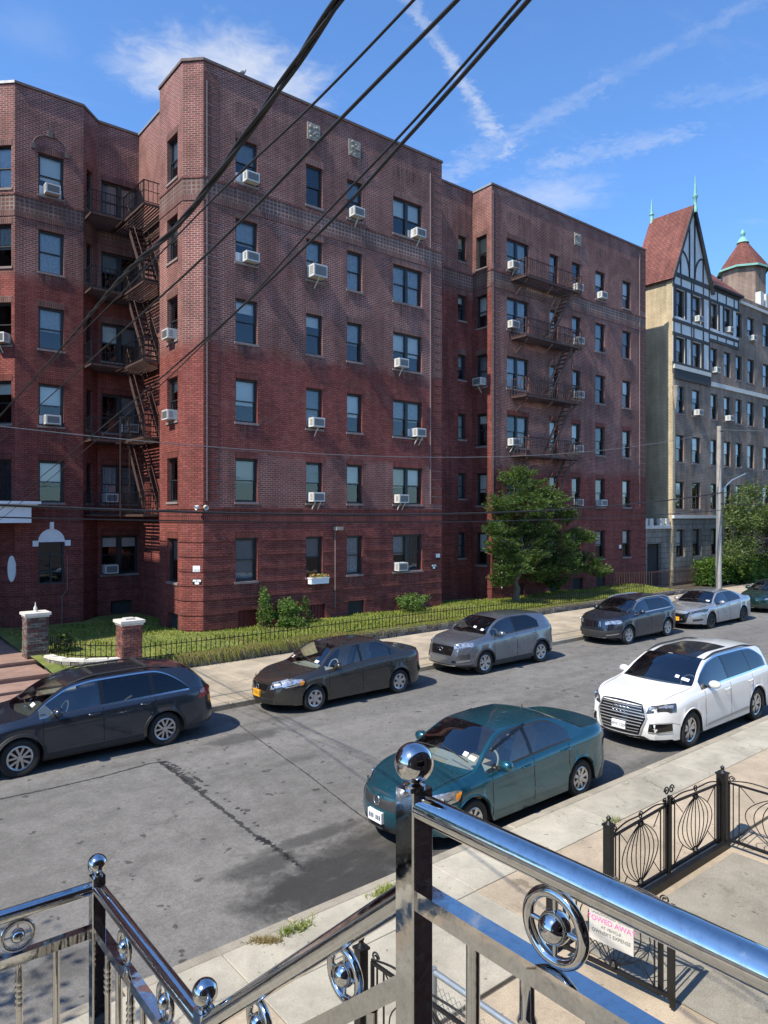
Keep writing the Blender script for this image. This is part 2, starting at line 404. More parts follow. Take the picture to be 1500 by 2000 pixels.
concrete('joint_dirt', (.10, .09, .075), .3, 1.0)
plain('soil', (.055, .042, .028), .95, 0, .4, 5, .6, 30)

def sheet(name, mat, x0, x1, y0, y1, dz, step=4.0, parent=None):
    mb = MB(); n = max(1, int((x1 - x0) / step))
    for i in range(n):
        a = x0 + (x1 - x0) * i / n; c = x0 + (x1 - x0) * (i + 1) / n
        mb.face([(a, y0, gz(a) + dz), (c, y0, gz(c) + dz), (c, y1, gz(c) + dz), (a, y1, gz(a) + dz)])
    return mb.build(name, mat, parent)
def slab(mb, x0, x1, y0, y1, top, thick, bev=.006):
    A = [(x0, y0), (x1, y0), (x1, y1), (x0, y1)]; B = [(x0 + bev, y0 + bev), (x1 - bev, y0 + bev), (x1 - bev, y1 - bev), (x0 + bev, y1 - bev)]
    tp = [(x, y, gz(x) + top) for x, y in B]; md = [(x, y, gz(x) + top - bev) for x, y in A]; bt = [(x, y, gz(x) + top - thick) for x, y in A]
    mb.face(tp)
    for i in range(4):
        j = (i + 1) % 4
        mb.face([md[i], md[j], tp[j], tp[i]]); mb.face([bt[i], bt[j], md[j], md[i]])
struct(sheet('ground', 'soil', -400, 700, -300, 600, -.06, 20))
struct(sheet('road', 'asphalt', -70, 170, YC0 - .02, YC1 + .02, 0.0))
# near pavement
pv = struct(sheet('pavement', 'joint_dirt', -40, 60, 4.72, YC0 - .16, .10))
xs = [-5.6 + 3.0 * i for i in range(11)]
for i in range(len(xs) - 1):
    for y0, y1, mt in ((6.1, 6.93, 'pavement_grey'), (4.75, 6.09, 'pavement_tan')):
        mb = MB(); slab(mb, xs[i] + .005, xs[i + 1] - .005, y0 + .004, y1, .15 + rnd.uniform(-.003, .003), .12)
        if 0 <= i - 3 <= 0 and mt == 'pavement_tan': mt = 'pavement_grey'
        mb.build('slab', mt, pv)
kb = struct(sheet('kerb', 'joint_dirt', -40, 60, YC0 - .15, YC0 - .03, .09))
for i in range(18):
    mb = MB(); slab(mb, -9 + 1.9 * i + .006, -9 + 1.9 * (i + 1) - .006, YC0 - .165, YC0, .145 + rnd.uniform(-.006, .004), .2, .02)
    mb.build('kerb_stone', 'kerb_stone', kb)
# far pavement
pf = struct(sheet('far_pavement', 'joint_dirt', -40, 120, YC1 + .15, YW + .1, .10))
for i in range(34):
    for j in range(3):
        x0 = -3 + 1.55 * i; y0 = YC1 + .17 + 1.42 * j
        mb = MB(); slab(mb, x0 + .004, x0 + 1.546, y0 + .003, y0 + 1.417, .15 + rnd.uniform(-.004, .004), .12, .005)
        mb.build('slab', 'paver_red' if x0 < 4.2 and j > 0 else 'pavement_far', pf)
kb = struct(sheet('far_kerb', 'joint_dirt', -40, 120, YC1 + .03, YC1 + .16, .09))
for i in range(28):
    mb = MB(); slab(mb, -9 + 1.9 * i + .006, -9 + 1.9 * (i + 1) - .006, YC1, YC1 + .165, .145 + rnd.uniform(-.006, .004), .2, .02)
    mb.build('kerb_stone', 'kerb_stone', kb)
# front yards on the near side
struct(sheet('yard_floor', 'pavement_tan', -30, 60, -1.0, 4.72, .12))
y1 = sheet('yard_pad', 'yard_grey', 6.45, 9.85, -0.9, 4.55, .135, 2.0); struct(y1)

# tar seams in the road: ragged poured strips
def seam(pts, wd, name='tar_seam', ragged=.5, gap=.0):
    P = [onG(*p) for p in pts]; mb = MB(); rows = []
    for i in range(len(P) - 1):
        n = max(2, int((P[i + 1] - P[i]).length / .035))
        for k in range(n): rows.append(P[i].lerp(P[i + 1], k / n))
    rows.append(P[-1]); prev = None
    for i, p in enumerate(rows):
        t = (rows[min(i + 1, len(rows) - 1)] - rows[max(0, i - 1)]); t.z = 0; t.normalize(); s = V((-t.y, t.x, 0))
        w0 = wd * (1 + ragged * rnd.uniform(-1, 1)); w1 = wd * (1 + ragged * rnd.uniform(-1, 1))
        if gap and rnd.random() < gap: prev = None; continue
        a = p + s * w0; b = p - s * w1; a.z = gz(a.x) + .004; b.z = gz(b.x) + .004
        if prev: mb.face([prev[1], b, a, prev[0]])
        prev = (a, b)
    return struct(mb.build(name, 'tar'))
seam([(0, 1561), (100, 1540), (200, 1517), (290, 1492), (325, 1487)], .022, ragged=.7)
seam([(310, 1487), (350, 1516), (395, 1552), (440, 1586), (490, 1626), (545, 1661), (600, 1702)], .03, ragged=.9)
seam([(318, 1488), (360, 1517), (400, 1549)], .05, ragged=1.0, gap=.12)
seam([(505, 1635), (545, 1663), (580, 1690)], .05, ragged=1.0, gap=.1)
seam([(325, 1487), (372, 1512), (420, 1546), (470, 1583), (510, 1618)], .026, ragged=1.0, gap=.35)
seam([(452, 1405), (520, 1455), (600, 1512), (680, 1575), (760, 1632)], .012, ragged=.8)
# ------------------------------------------------------------------ lawn
def lawn_z(x, y):
    f = min(1, max(0, (y - YW) / 3.3))
    return .42 + .004 * (x - 9) + .12 * f + .03 * math.sin(x * .9 + y) 
def lawn_front(x): return YW + .28
m, t, b = newmat('turf')
P = t.n('ShaderNodeNewGeometry').outputs['Position']
t.put(b.inputs['Base Color'], t.mix(t.ramp(t.noise(P, 1.3, 6, .65), .35, .65), (.095, .13, .022, 1), (.17, .185, .04, 1)))
b.inputs['Roughness'].default_value = .95
def leafmat(name, c1, c2, sc_=1.2, trans=.25, rough=.55):
    m, t, b = newmat(name)
    P = t.n('ShaderNodeNewGeometry').outputs['Position']
    k = t.ramp(t.noise(P, sc_, 4, .6), .35, .65)
    k = t.m('ADD', t.m('MULTIPLY', k, .6), t.m('MULTIPLY', t.noise(P, 23, 2, .5), .45), clamp=True)
    c = t.mix(k, (*c1, 1), (*c2, 1))
    t.put(b.inputs['Base Color'], c); b.inputs['Roughness'].default_value = rough; b.inputs['Specular IOR Level'].default_value = .35
    tl = t.n('ShaderNodeBsdfTranslucent'); t.put(tl.inputs[0], t.mix(.5, c, (.25, .32, .03, 1)))
    mx = t.n('ShaderNodeMixShader'); mx.inputs[0].default_value = trans
    t.t.links.new(b.outputs[0], mx.inputs[1]); t.t.links.new(tl.outputs[0], mx.inputs[2])
    t.t.links.new(mx.outputs[0], t.t.nodes['Material Output'].inputs[0])
leafmat('grass_green', (.13, .18, .024), (.27, .31, .05), .8, .35)
leafmat('grass_dry', (.15, .115, .05), (.30, .23, .10), 2.0, .25)
leafmat('leaf_tree', (.019, .050, .013), (.080, .134, .027), .9, .26)
leafmat('leaf_shrub', (.05, .11, .02), (.13, .22, .045), 2.0, .3)
leafmat('leaf_hedge', (.03, .085, .012), (.11, .19, .03), 1.2, .3)
leafmat('leaf_far', (.03, .06, .014), (.11, .15, .04), 1.2, .3)
LX0, LX1 = 5.2, 38.5
mb = MB(); nx, ny = 90, 30
YB = 30.7
grid = [[(LX0 + (LX1 - LX0) * i / nx, 0, 0) for i in range(nx + 1)] for j in range(ny + 1)]
for j in range(ny + 1):
    for i in range(nx + 1):
        x = LX0 + (LX1 - LX0) * i / nx; y0 = lawn_front(x); y = y0 + (YB - y0) * j / ny; grid[j][i] = (x, y, lawn_z(x, y))
for j in range(ny):
    for i in range(nx): mb.face([grid[j][i], grid[j][i + 1], grid[j + 1][i + 1], grid[j + 1][i]])
struct(mb.build('lawn', 'turf', None, True))
def blade(mb, p, h, w, lean, mi=0):
    a = rnd.uniform(0, 6.283); d = V((math.cos(a), math.sin(a), 0)); s = V((-d.y, d.x, 0)) * w
    p = V(p); tip = p + d * lean + V((0, 0, h)); mid = p + d * lean * .35 + V((0, 0, h * .62))
    mb.face([p - s, p + s, mid + s * .7, mid - s * .7], mi); mb.face([mid - s * .7, mid + s * .7, tip], mi)
mb = MB()
for i in range(46000):
    x = rnd.uniform(LX0 + .3, LX1 - .2); y = rnd.uniform(lawn_front(x) + .02, 24.2 if x > 11 else 29.0)
    if 11 < x < 22.9 and y > 23.95: continue
    dens = .55 + .45 * math.sin(x * 1.7 + y * 2.3) * math.sin(x * .63)
    if rnd.random() > dens + .35: continue
    blade(mb, (x, y, lawn_z(x, y) - .01), rnd.uniform(.04, .12) * (.7 + .5 * dens), rnd.uniform(.010, .022), rnd.uniform(.02, .12), 0 if rnd.random() < .93 - .38 * max(0, math.sin(x * 1.1 + 2) * math.sin(x * .41 + y * 1.3)) else 1)
stuff(tag(mb.build('grass', ['grass_green', 'grass_dry']), 'short sunlit grass on the lawn in front of the brick building', 'grass'))
mb = MB()
for i in range(5200):
    x = rnd.triangular(8.2, 26, 9) if i % 3 else rnd.uniform(8.2, 34); y = lawn_front(x) + rnd.uniform(-.10, .30)
    z = lawn_z(x, YW + .4)
    h = rnd.uniform(.10, .27) * (1.15 if x < 15 else .75)
    p = V((x, y, z - .02)); out = rnd.uniform(.10, .32) * (1.2 if x < 15 else .7); dx = rnd.uniform(-.1, .1); wd = rnd.uniform(.007, .016)
    up = p + V((dx * .4, -out * .5, h * .6)); tip = p + V((dx, -out - .06, h * .6 - rnd.uniform(.05, .42) * (1 if x < 16 else .5)))
    s = V((wd, 0, 0)); mi = 1 if rnd.random() < (.55 if x < 16 else .35) else 0
    mb.face([p - s, p + s, up + s, up - s], mi); mb.face([up - s, up + s, tip], mi)
stuff(tag(mb.build('overhanging_grass', ['grass_green', 'grass_dry']), 'long half dry grass hanging over the low stone edging wall', 'grass'))
# ================================================================== the brick apartment building
ROOF = 21.2
ROWT = [3.92 + 2.985 * k for k in range(6)]; WH = 1.63
UP1, UP2, UPM = (.215, .068, .056), (.122, .046, .041), (.38, .262, .225)
PC = (.228, .066, .054)
brick_mat('brick_side', UP1, UP2, UPM, stain=.3, paint=11.0, pcol=PC)
brick_mat('brick_recess', UP1, UP2, UPM, paint=16.0, pcol=PC)
brick_mat('brick_return', UP1, UP2, UPM, paint=15.9, pcol=PC)
brick_mat('brick_weave', (.18, .083, .07), (.135, .066, .058), (.31, .23, .20), bw=.17, rh=.155, mortar=.03, off=0.0, stain=.4)
brick_mat('brick_soldier', (.21, .085, .07), (.14, .062, .054), (.32, .24, .21), bw=.0785, rh=.225, mortar=.012, off=0.0)
brick_mat('brick_soldier_red', (.265, .074, .057), (.20, .058, .047), (.11, .045, .04), bw=.0785, rh=.225, mortar=.012, off=0.0)
brick_mat('brick_course_red', (.265, .074, .057), (.20, .058, .047), (.12, .05, .045), bw=.225, rh=.0785, mortar=.012)
brick_mat('brick_course', UP1, UP2, (.30, .225, .195), bw=.225, rh=.0785, mortar=.012)
plain('basement_red', (.13, .014, .017), .6, 0, .2, 5)
plain('cement', (.13, .105, .095), .9, 0, .2, 3, .3)

class Wall:
    """a wall run from p0 to p1, outside on the right hand; u along it, z up"""
    def __init__(s, p0, p1, z0=0.1, z1=ROOF):
        s.p0 = V((*p0, 0)); s.p1 = V((*p1, 0)); s.L = (s.p1 - s.p0).length; s.d = (s.p1 - s.p0) / s.L; s.n = V((s.d.y, -s.d.x, 0)); s.z0, s.z1 = z0, z1; s.holes = []
        s.rz = math.atan2(s.d.y, s.d.x)
    def pt(s, u, z, out=0.0): return s.p0 + s.d * u + s.n * out + V((0, 0, z))
    def px(s, px, py=1008):
        r = ray(px, py); t = (s.p0 - V((0, 0, 0))).dot(s.n) / r.dot(s.n); h = EYE + r * t
        return (V((h.x, h.y, 0)) - s.p0).dot(s.d), h.z
    def build(s, name, mat, parent, depth=.22):
        us = sorted({0, s.L, *[h[0] for h in s.holes], *[h[1] for h in s.holes]}); zs = sorted({s.z0, s.z1, *[h[2] for h in s.holes], *[h[3] for h in s.holes]})
        mb = MB()
        for i in range(len(us) - 1):
            for j in range(len(zs) - 1):
                uc, zc = (us[i] + us[i + 1]) / 2, (zs[j] + zs[j + 1]) / 2
                if any(h[0] < uc < h[1] and h[2] < zc < h[3] for h in s.holes): continue
                q = [(us[i], zs[j]), (us[i + 1], zs[j]), (us[i + 1], zs[j + 1]), (us[i], zs[j + 1])]
                mb.face([s.pt(*p) for p in q], 0, q)
        for (a, b, c, e) in s.holes:
            mb.face([s.pt(a, c), s.pt(a, e), s.pt(a, e, -depth), s.pt(a, c, -depth)], 0, [(0, c), (0, e), (depth, e), (depth, c)])
            mb.face([s.pt(b, c, -depth), s.pt(b, e, -depth), s.pt(b, e), s.pt(b, c)], 0, [(0, c), (0, e), (depth, e), (depth, c)])
            mb.face([s.pt(a, e), s.pt(b, e), s.pt(b, e, -depth), s.pt(a, e, -depth)], 0, [(a, 0), (b, 0), (b, depth), (a, depth)])
            mb.face([s.pt(a, c, -depth), s.pt(b, c, -depth), s.pt(b, c), s.pt(a, c)], 0, [(a, 0), (b, 0), (b, depth), (a, depth)])
        return mb.build(name, mat, parent)
    def strip(s, name, mat, parent, u0, u1, z0, z1, proud=.02, v0=None):
        """a raised course; wraps its own ends"""
        mb = MB(); v0 = z0 if v0 is None else v0
        P = lambda u, z, o: s.pt(u, z, o)
        mb.face([P(u0, z0, proud), P(u1, z0, proud), P(u1, z1, proud), P(u0, z1, proud)], 0, [(u0, z0 - v0), (u1, z0 - v0), (u1, z1 - v0), (u0, z1 - v0)])
        mb.face([P(u0, z1, proud), P(u1, z1, proud), P(u1, z1, -.01), P(u0, z1, -.01)], 0, [(u0, 0), (u1, 0), (u1, .03), (u0, .03)])
        mb.face([P(u0, z0, -.01), P(u1, z0, -.01), P(u1, z0, proud), P(u0, z0, proud)], 0, [(u0, 0), (u1, 0), (u1, .03), (u0, .03)])
        mb.face([P(u0, z0, -.01), P(u0, z0, proud), P(u0, z1, proud), P(u0, z1, -.01)], 0, [(0, z0 - v0), (.03, z0 - v0), (.03, z1 - v0), (0, z1 - v0)])
        mb.face([P(u1, z0, proud), P(u1, z0, -.01), P(u1, z1, -.01), P(u1, z1, proud)], 0, [(0, z0 - v0), (.03, z0 - v0), (.03, z1 - v0), (0, z1 - v0)])
        return mb.build(name, mat, parent)

WCACHE = {}
def win_meshes(wd, h, dbl, fm='dark_frame'):
    key = (round(wd, 2), round(h, 2), dbl, fm)
    if key in WCACHE: return WCACHE[key]
    wd, h = key[:2]; fr = MB(); x0, x1 = -wd / 2, wd / 2; f = .055
    fr.box(x0, x0 + f, .06, .17, 0, h); fr.box(x1 - f, x1, .06, .17, 0, h); fr.box(x0 + f, x1 - f, .06, .17, h - f, h); fr.box(x0 + f, x1 - f, .06, .17, 0, f * .9)
    bays = [(x0 + f, x1 - f)]
    if dbl: fr.box(-.075, .075, .05, .17, f * .9, h - f); bays = [(x0 + f, -.075), (.075, x1 - f)]
    panes = []
    for (a, b) in bays:
        hm = h * .5
        for lo, hi, y in ((hm - .02, h - f, .085), (f * .9, hm + .02, .12)):
            s = .036
            fr.box(a, a + s, y, y + .03, lo, hi); fr.box(b - s, b, y, y + .03, lo, hi); fr.box(a + s, b - s, y, y + .03, lo, lo + s); fr.box(a + s, b - s, y, y + .03, hi - s, hi)
            pn = MB(); pn.face([(a + s, y + .015, lo + s), (b - s, y + .015, lo + s), (b - s, y + .015, hi - s), (a + s, y + .015, hi - s)])
            panes.append((pn.mesh('pane', 'pane'), (a + s, b - s, lo + s, hi - s)))
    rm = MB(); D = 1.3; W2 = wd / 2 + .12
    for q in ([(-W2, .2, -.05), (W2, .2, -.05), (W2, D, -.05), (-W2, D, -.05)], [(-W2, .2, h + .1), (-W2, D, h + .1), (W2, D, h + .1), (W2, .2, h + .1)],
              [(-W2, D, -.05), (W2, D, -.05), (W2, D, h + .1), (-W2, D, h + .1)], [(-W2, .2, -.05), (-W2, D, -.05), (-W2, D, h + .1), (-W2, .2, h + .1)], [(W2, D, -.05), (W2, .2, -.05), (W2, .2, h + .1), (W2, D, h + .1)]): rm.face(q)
    sl = MB(); sl.box(x0 - .05, x1 + .05, -.095, .07, -.08, .004)
    WCACHE[key] = (fr.mesh('window', fm), panes, rm.mesh('interior', 'room_dark'), sl.mesh('sill', 'sill_stone'), bays)
    return WCACHE[key]
BL = {}
def blind_mesh(a, b, z0, z1, mat, wavy):
    key = (round(a, 2), round(b, 2), round(z0, 2), round(z1, 2), mat, wavy)
    if key not in BL:
        mb = MB()
        if wavy:
            n = 14
            for i in range(n):
                p, q = a + (b - a) * i / n, a + (b - a) * (i + 1) / n; y0 = .19 + .018 * math.sin(i * 1.9); y1 = .19 + .018 * math.sin((i + 1) * 1.9)
                mb.face([(p, y0, z0), (q, y1, z0), (q, y1, z1), (p, y0, z1)])
        else:
            mb.face([(a, .19, z0), (b, .19, z0), (b, .19, z1), (a, .19, z1)])
            mb.box(a, b, .182, .196, z0 - .02, z0)
        BL[key] = mb.mesh('curtain' if wavy else 'blind', mat)
    return BL[key]
def window(wall, parent, u0, u1, z0, z1, dbl=False, style=None, sill=True, lintel='brick_soldier', rd=None, fm='dark_frame', lint_h=.235):
    rd = rd or rnd
    wall.holes.append((u0, u1, z0, z1))
    wd, h = u1 - u0, z1 - z0
    fr, panes, room, slm, bays = win_meshes(wd, h, dbl, fm)
    p = wall.pt((u0 + u1) / 2, z0, -.055)
    o = place('window', fr, parent, p, wall.rz)
    for me, _ in panes: place('pane', me, o, local=True)
    place('interior', room, o, local=True)
    if sill: place('sill', slm, o, local=True)
    for (a, b) in bays:
        st = style or rd.choice(['half', 'half', 'full', 'low', 'lace', 'lace_half', 'none', 'none', 'cream', 'grey', 'dark'])
        top = h - .05
        if st == 'half': place('blind', blind_mesh(a, b, h * rd.choice((.5, .55, .42)), top, 'blind_white', False), o, local=True)
        elif st == 'full': place('blind', blind_mesh(a, b, .10, top, 'blind_grey', False), o, local=True)
        elif st == 'low': place('blind', blind_mesh(a, b, h * .72, top, 'blind_white', False), o, local=True)
        elif st == 'cream': place('blind', blind_mesh(a, b, h * .47, top, 'blind_cream', False), o, local=True)
        elif st == 'grey': place('blind', blind_mesh(a, b, h * .5, top, 'blind_grey', False), o, local=True)
        elif st == 'lace': place('curtain', blind_mesh(a, b, .05, top, 'curtain_lace', True), o, local=True)
        elif st == 'lace_half': place('curtain', blind_mesh(a, b, h * .45, top, 'curtain_lace', True), o, local=True)
        elif st == 'dark': place('curtain', blind_mesh(a, b, .05, top, 'curtain_dark', True), o, local=True)
    if lintel: wall.strip('lintel', lintel, parent, u0 - .04, u1 + .04, z1 + .003, z1 + lint_h, .012, z1 + .003)
    return o

bld = tag(empty('apartment_building', (11.05, 24.0, .3)), 'six storey red brick apartment building with fire escapes, window air conditioners and a recessed court', 'building')
A0, A1, A2, A3, A4 = (4.0, 31.83), (6.07, 29.76), (8.56, 29.76), (9.36, 30.56), (11.1, 30.56)
Wl = Wall(A0, A1); Wlf = Wall(A1, A2); Wlc = Wall(A2, A3); Wct = Wall(A3, A4); Ws2 = Wall(A4, (11.1, 26.7)); Wj = Wall((11.1, 26.7), (10.5, 26.7))
Ws = Wall((10.5, 26.7), (10.5, 24.55)); Wch = Wall((10.5, 24.55), (11.05, 24.0)); Wf = Wall((11.05, 24.0), (22.9, 24.0)); We = Wall((22.9, 24.0), (22.9, 25.3))
Wr = Wall((22.9, 25.3), (26.3, 25.3)); Wrt = Wall((26.3, 25.3), (26.3, 24.0)); Wg = Wall((26.3, 24.0), (40.3, 24.0)); Wge = Wall((40.3, 24.0), (40.3, 46)); Wlb = Wall((4.0, 46), (4.0, 31.83)); Wbk = Wall((40.3, 46), (4.0, 46))
rw = random.Random(5)
WIN = {}
def lint(z): return 'brick_soldier' if z > 11 else 'brick_soldier_red'
def column(key, wall, pa, pb, rows=range(6), dbl=False, hh=WH, styles={}, z_off=0.0):
    u0, u1 = wall.px(pa)[0], wall.px(pb)[0]
    for k in rows:
        z1 = ROWT[k] + z_off
        WIN[key, k] = (wall, u0, u1, z1 - hh, z1)
        window(wall, bld, u0, u1, z1 - hh, z1, dbl, styles.get(k), rd=rw, lintel=lint(z1))
column('f1', Wf, 460, 503, styles={0: 'full', 1: 'cream', 2: 'half', 3: 'low', 4: 'lace_half', 5: 'grey'})
column('f2', Wf, 598, 630, styles={0: 'grey', 1: 'grey', 2: 'full', 3: 'low', 4: 'lace', 5: 'none'})
column('f3', Wf, 678, 707.5, styles={0: 'lace', 1: 'half', 2: 'half', 3: 'lace_half', 4: 'lace', 5: 'grey'})
column('f4', Wf, 768, 824.5, dbl=True, styles={4: 'lace', 2: 'lace_half', 3: 'half'})
column('s1', Ws, 326.5, 347, styles={0: 'grey'})
column('l1', Wlf, 75, 125, rows=range(1, 6), styles={1: 'half', 2: 'half', 3: 'lace_half', 4: 'lace', 5: 'half'})
column('l0', Wl, -12, 22, rows=range(1, 6), styles={5: 'lace', 4: 'lace_half', 1: 'dark'})
column('c1', Wct, 198, 270, rows=range(0, 6), dbl=True, styles={0: 'low'})
column('lc', Wlc, 169, 181, rows=range(1, 6), styles={1: 'dark', 2: 'dark'})
column('r1', Wr, 895, 910, hh=1.28)
column('t1', Wrt, 930, 950.5, styles={5: 'cream', 4: 'half', 1: 'half', 0: 'half'})
column('g1', Wg, 990, 1033, dbl=True, styles={3: 'lace', 4: 'lace_half'})
column('g2', Wg, 1073.5, 1090.5, rows=range(0, 6), hh=1.85, styles={5: 'lace_half', 2: 'half'})
column('g3', Wg, 1117, 1134); column('g4', Wg, 1163, 1181.5); column('g5', Wg, 1216, 1232, styles={0: 'half', 1: 'half', 2: 'cream', 3: 'half'})
# basement openings
def basement(wall, pa, pb, zt, zb, mat):
    u0, u1 = wall.px(pa)[0], wall.px(pb)[0]; wall.holes.append((u0, u1, zb, zt))
    mb = MB(); mb.face([wall.pt(u0, zb, -.12), wall.pt(u1, zb, -.12), wall.pt(u1, zt, -.12), wall.pt(u0, zt, -.12)])
    n = int((u1 - u0) / .13)
    if mat != 'room_dark':
        for i in range(1, n): mb.obox(wall.pt(u0 + (u1 - u0) * i / n, (zb + zt) / 2, -.11), wall.d * .012, wall.n * .012, V((0, 0, (zt - zb) / 2)))
    mb.build('basement_window', mat, bld)
basement(Wf, 465, 507, 1.22, .40, 'basement_red'); basement(Wf, 600, 635, 1.18, .60, 'basement_red'); basement(Wf, 680, 711, 1.18, .55, 'room_dark'); basement(Wf, 784, 806, 1.18, .6, 'room_dark')
basement(Ws, 328, 348, 1.15, .45, 'room_dark'); basement(Wct, 216, 258, 1.15, .6, 'room_dark')
basement(Wg, 1006, 1024, 1.3, .65, 'room_dark'); basement(Wg, 1073, 1094, 1.3, .65, 'room_dark'); basement(Wg, 1118, 1138, 1.3, .65, 'room_dark'); basement(Wg, 1164, 1182, 1.3, .65, 'room_dark')
# entrance window with its white arch in the left wing
u0, u1 = Wlf.px(75)[0], Wlf.px(125)[0]
Wlf.holes.append((u0, u1, 2.1, 3.72))
fr = MB(); wd, h = u1 - u0, 1.62
for b in ((-wd / 2, -wd / 2 + .06, .05, .16, 0, h), (wd / 2 - .06, wd / 2, .05, .16, 0, h), (-wd / 2 + .06, wd / 2 - .06, .05, .16, h - .06, h), (-wd / 2 + .06, wd / 2 - .06, .05, .16, 0, .06), (-wd / 2 + .06, wd / 2 - .06, .05, .16, 1.12, 1.19), (-.03, .03, .06, .15, .06, 1.12)): fr.box(*b)
o = place('entrance_window', fr.mesh('entrance_window', 'dark_frame'), bld, Wlf.pt((u0 + u1) / 2, 2.1), Wlf.rz)
for b in ((-wd / 2 + .06, -.03, .06, 1.12), (.03, wd / 2 - .06, .06, 1.12), (-wd / 2 + .06, wd / 2 - .06, 1.19, h - .06)):
    mb = MB(); mb.face([(b[0], .11, b[2]), (b[1], .11, b[2]), (b[1], .11, b[3]), (b[0], .11, b[3])]); mb.build('pane', 'pane', o, local=True)
place('interior', win_meshes(wd, h, False)[2], o, local=True)
mb = MB(); uc = (u0 + u1) / 2; rr = wd / 2 + .02; pts = [(uc + rr * math.cos(math.pi * i / 16), 3.74 + rr * 1.05 * math.sin(math.pi * i / 16)) for i in range(17)]
mb.face([Wlf.pt(u, z, .05) for u, z in pts])
for i in range(16): mb.face([Wlf.pt(*pts[i], .05), Wlf.pt(*pts[i], 0), Wlf.pt(*pts[i + 1], 0), Wlf.pt(*pts[i + 1], .05)])
mb.face([Wlf.pt(*pts[0], 0), Wlf.pt(*pts[0], .05), Wlf.pt(*pts[16], .05), Wlf.pt(*pts[16], 0)])
ar = mb.build('arch_panel', 'white_paint', bld)
for du, z0_, z1_, ww in ((-rr - .1, 3.58, 3.80, .1), (rr + .1, 3.58, 3.80, .1), (0, 4.22, 4.52, .07)):
    mb = MB(); mb.obox(Wlf.pt(uc + du, (z0_ + z1_) / 2, .05), Wlf.d * ww, Wlf.n * .06, V((0, 0, (z1_ - z0_) / 2))); mb.build('keystone', 'white_paint', ar)
mb = MB(); uo = Wlf.px(30)[0]
# oval light and portico beside the entrance
ow = Wall((6.07 - 1.2, 29.76 + 1.2), A1)
Wo = Wl; uo = Wo.px(29)[0] - .12
pts = [(uo + .16 * math.cos(6.283 * i / 20), 2.75 + .5 * math.sin(6.283 * i / 20)) for i in range(20)]
mb.face([Wo.pt(u, z, .03) for u, z in pts])
for i in range(20): mb.face([Wo.pt(*pts[i], .03), Wo.pt(*pts[i], -.02), Wo.pt(*pts[(i + 1) % 20], -.02), Wo.pt(*pts[(i + 1) % 20], .03)])
mb.build('oval_window', 'blind_white', bld)
pc = MB()
p = onY(-60, 1000, 29.2); q2 = onY(60, 1000, 29.0)
pc.box(p.x, q2.x, 28.9, 30.4, 4.50, 5.12); pc.box(p.x - .05, q2.x + .18, 28.74, 30.4, 5.12, 5.2); pc.box(p.x - .05, q2.x + .28, 28.64, 30.4, 5.2, 5.3)
pc.build('portico', 'white_paint', bld)
brick_mat('brick_front', UP1, UP2, UPM, stain=.3, paint=11.0, pcol=PC, patches=((.3, 12.2, 4.9, 7.1),), cols=[WIN[k, 2][1:3] for k in ('f1', 'f2', 'f3', 'f4')])
brick_mat('brick_left', UP1, UP2, UPM, stain=.3, paint=14.0, pcol=PC, cols=[WIN[k, 2][1:3] for k in ('l1',)])
brick_mat('brick_right', UP1, UP2, UPM, stain=.3, paint=7.2, pcol=PC, patches=((4, 14, 7.3, 8.5),), cols=[WIN[k, 2][1:3] for k in ('g1', 'g3', 'g4', 'g5')])
# walls
for wl, mt in ((Wl, 'brick_left'), (Wlf, 'brick_left'), (Wlc, 'brick_left'), (Wct, 'brick_left'), (Ws2, 'brick_side'), (Wj, 'brick_side'), (Ws, 'brick_side'), (Wch, 'brick_side'), (Wf, 'brick_front'), (We, 'brick_recess'), (Wr, 'brick_recess'), (Wrt, 'brick_return'), (Wg, 'brick_right'), (Wge, 'brick_right'), (Wlb, 'brick_left'), (Wbk, 'brick_left')):
    wl.build('wall', mt, bld)
mb = MB(); mb.face([(*p, 20.7) for p in ((4.0, 31.83), (6.07, 29.76), (8.56, 29.76), (9.36, 30.56), (11.1, 30.56), (11.1, 26.7), (10.5, 26.7), (10.5, 24.55), (11.05, 24.0), (22.9, 24.0), (22.9, 25.3), (26.3, 25.3), (26.3, 24.0), (40.3, 24.0), (40.3, 46), (4.0, 46))])
mb.build('roof', 'cement', bld)
for p0, p1 in (((-17, 44), (-17, 24)), ((-17, 24), (-3.6, 24)), ((-3.6, 24), (-3.6, 31.8)), ((-3.6, 31.8), (4.0, 31.83)), ((4.0, 44), (-17, 44))):
    wl = Wall(p0, p1)
    if wl.L > 7:
        for i in range(3):
            u_ = wl.L * (i + .5) / 3
            for k in range(6): wl.holes.append((u_ - .45, u_ + .45, ROWT[k] - WH, ROWT[k]))
    wl.build('wall', 'brick_side', bld)
mb = MB(); mb.face([(-17, 24, 20.7), (-3.6, 24, 20.7), (-3.6, 31.8, 20.7), (4.0, 31.83, 20.7), (4.0, 44, 20.7), (-17, 44, 20.7)]); mb.build('roof', 'cement', bld)
VIS = [(Wl, 0), (Wlf, 0), (Wlc, 0), (Wct, 0), (Ws2, 0), (Wj, 0), (Ws, 0), (Wch, 0), (Wf, 0), (We, 0), (Wr, 0), (Wrt, 0), (Wg, 0)]
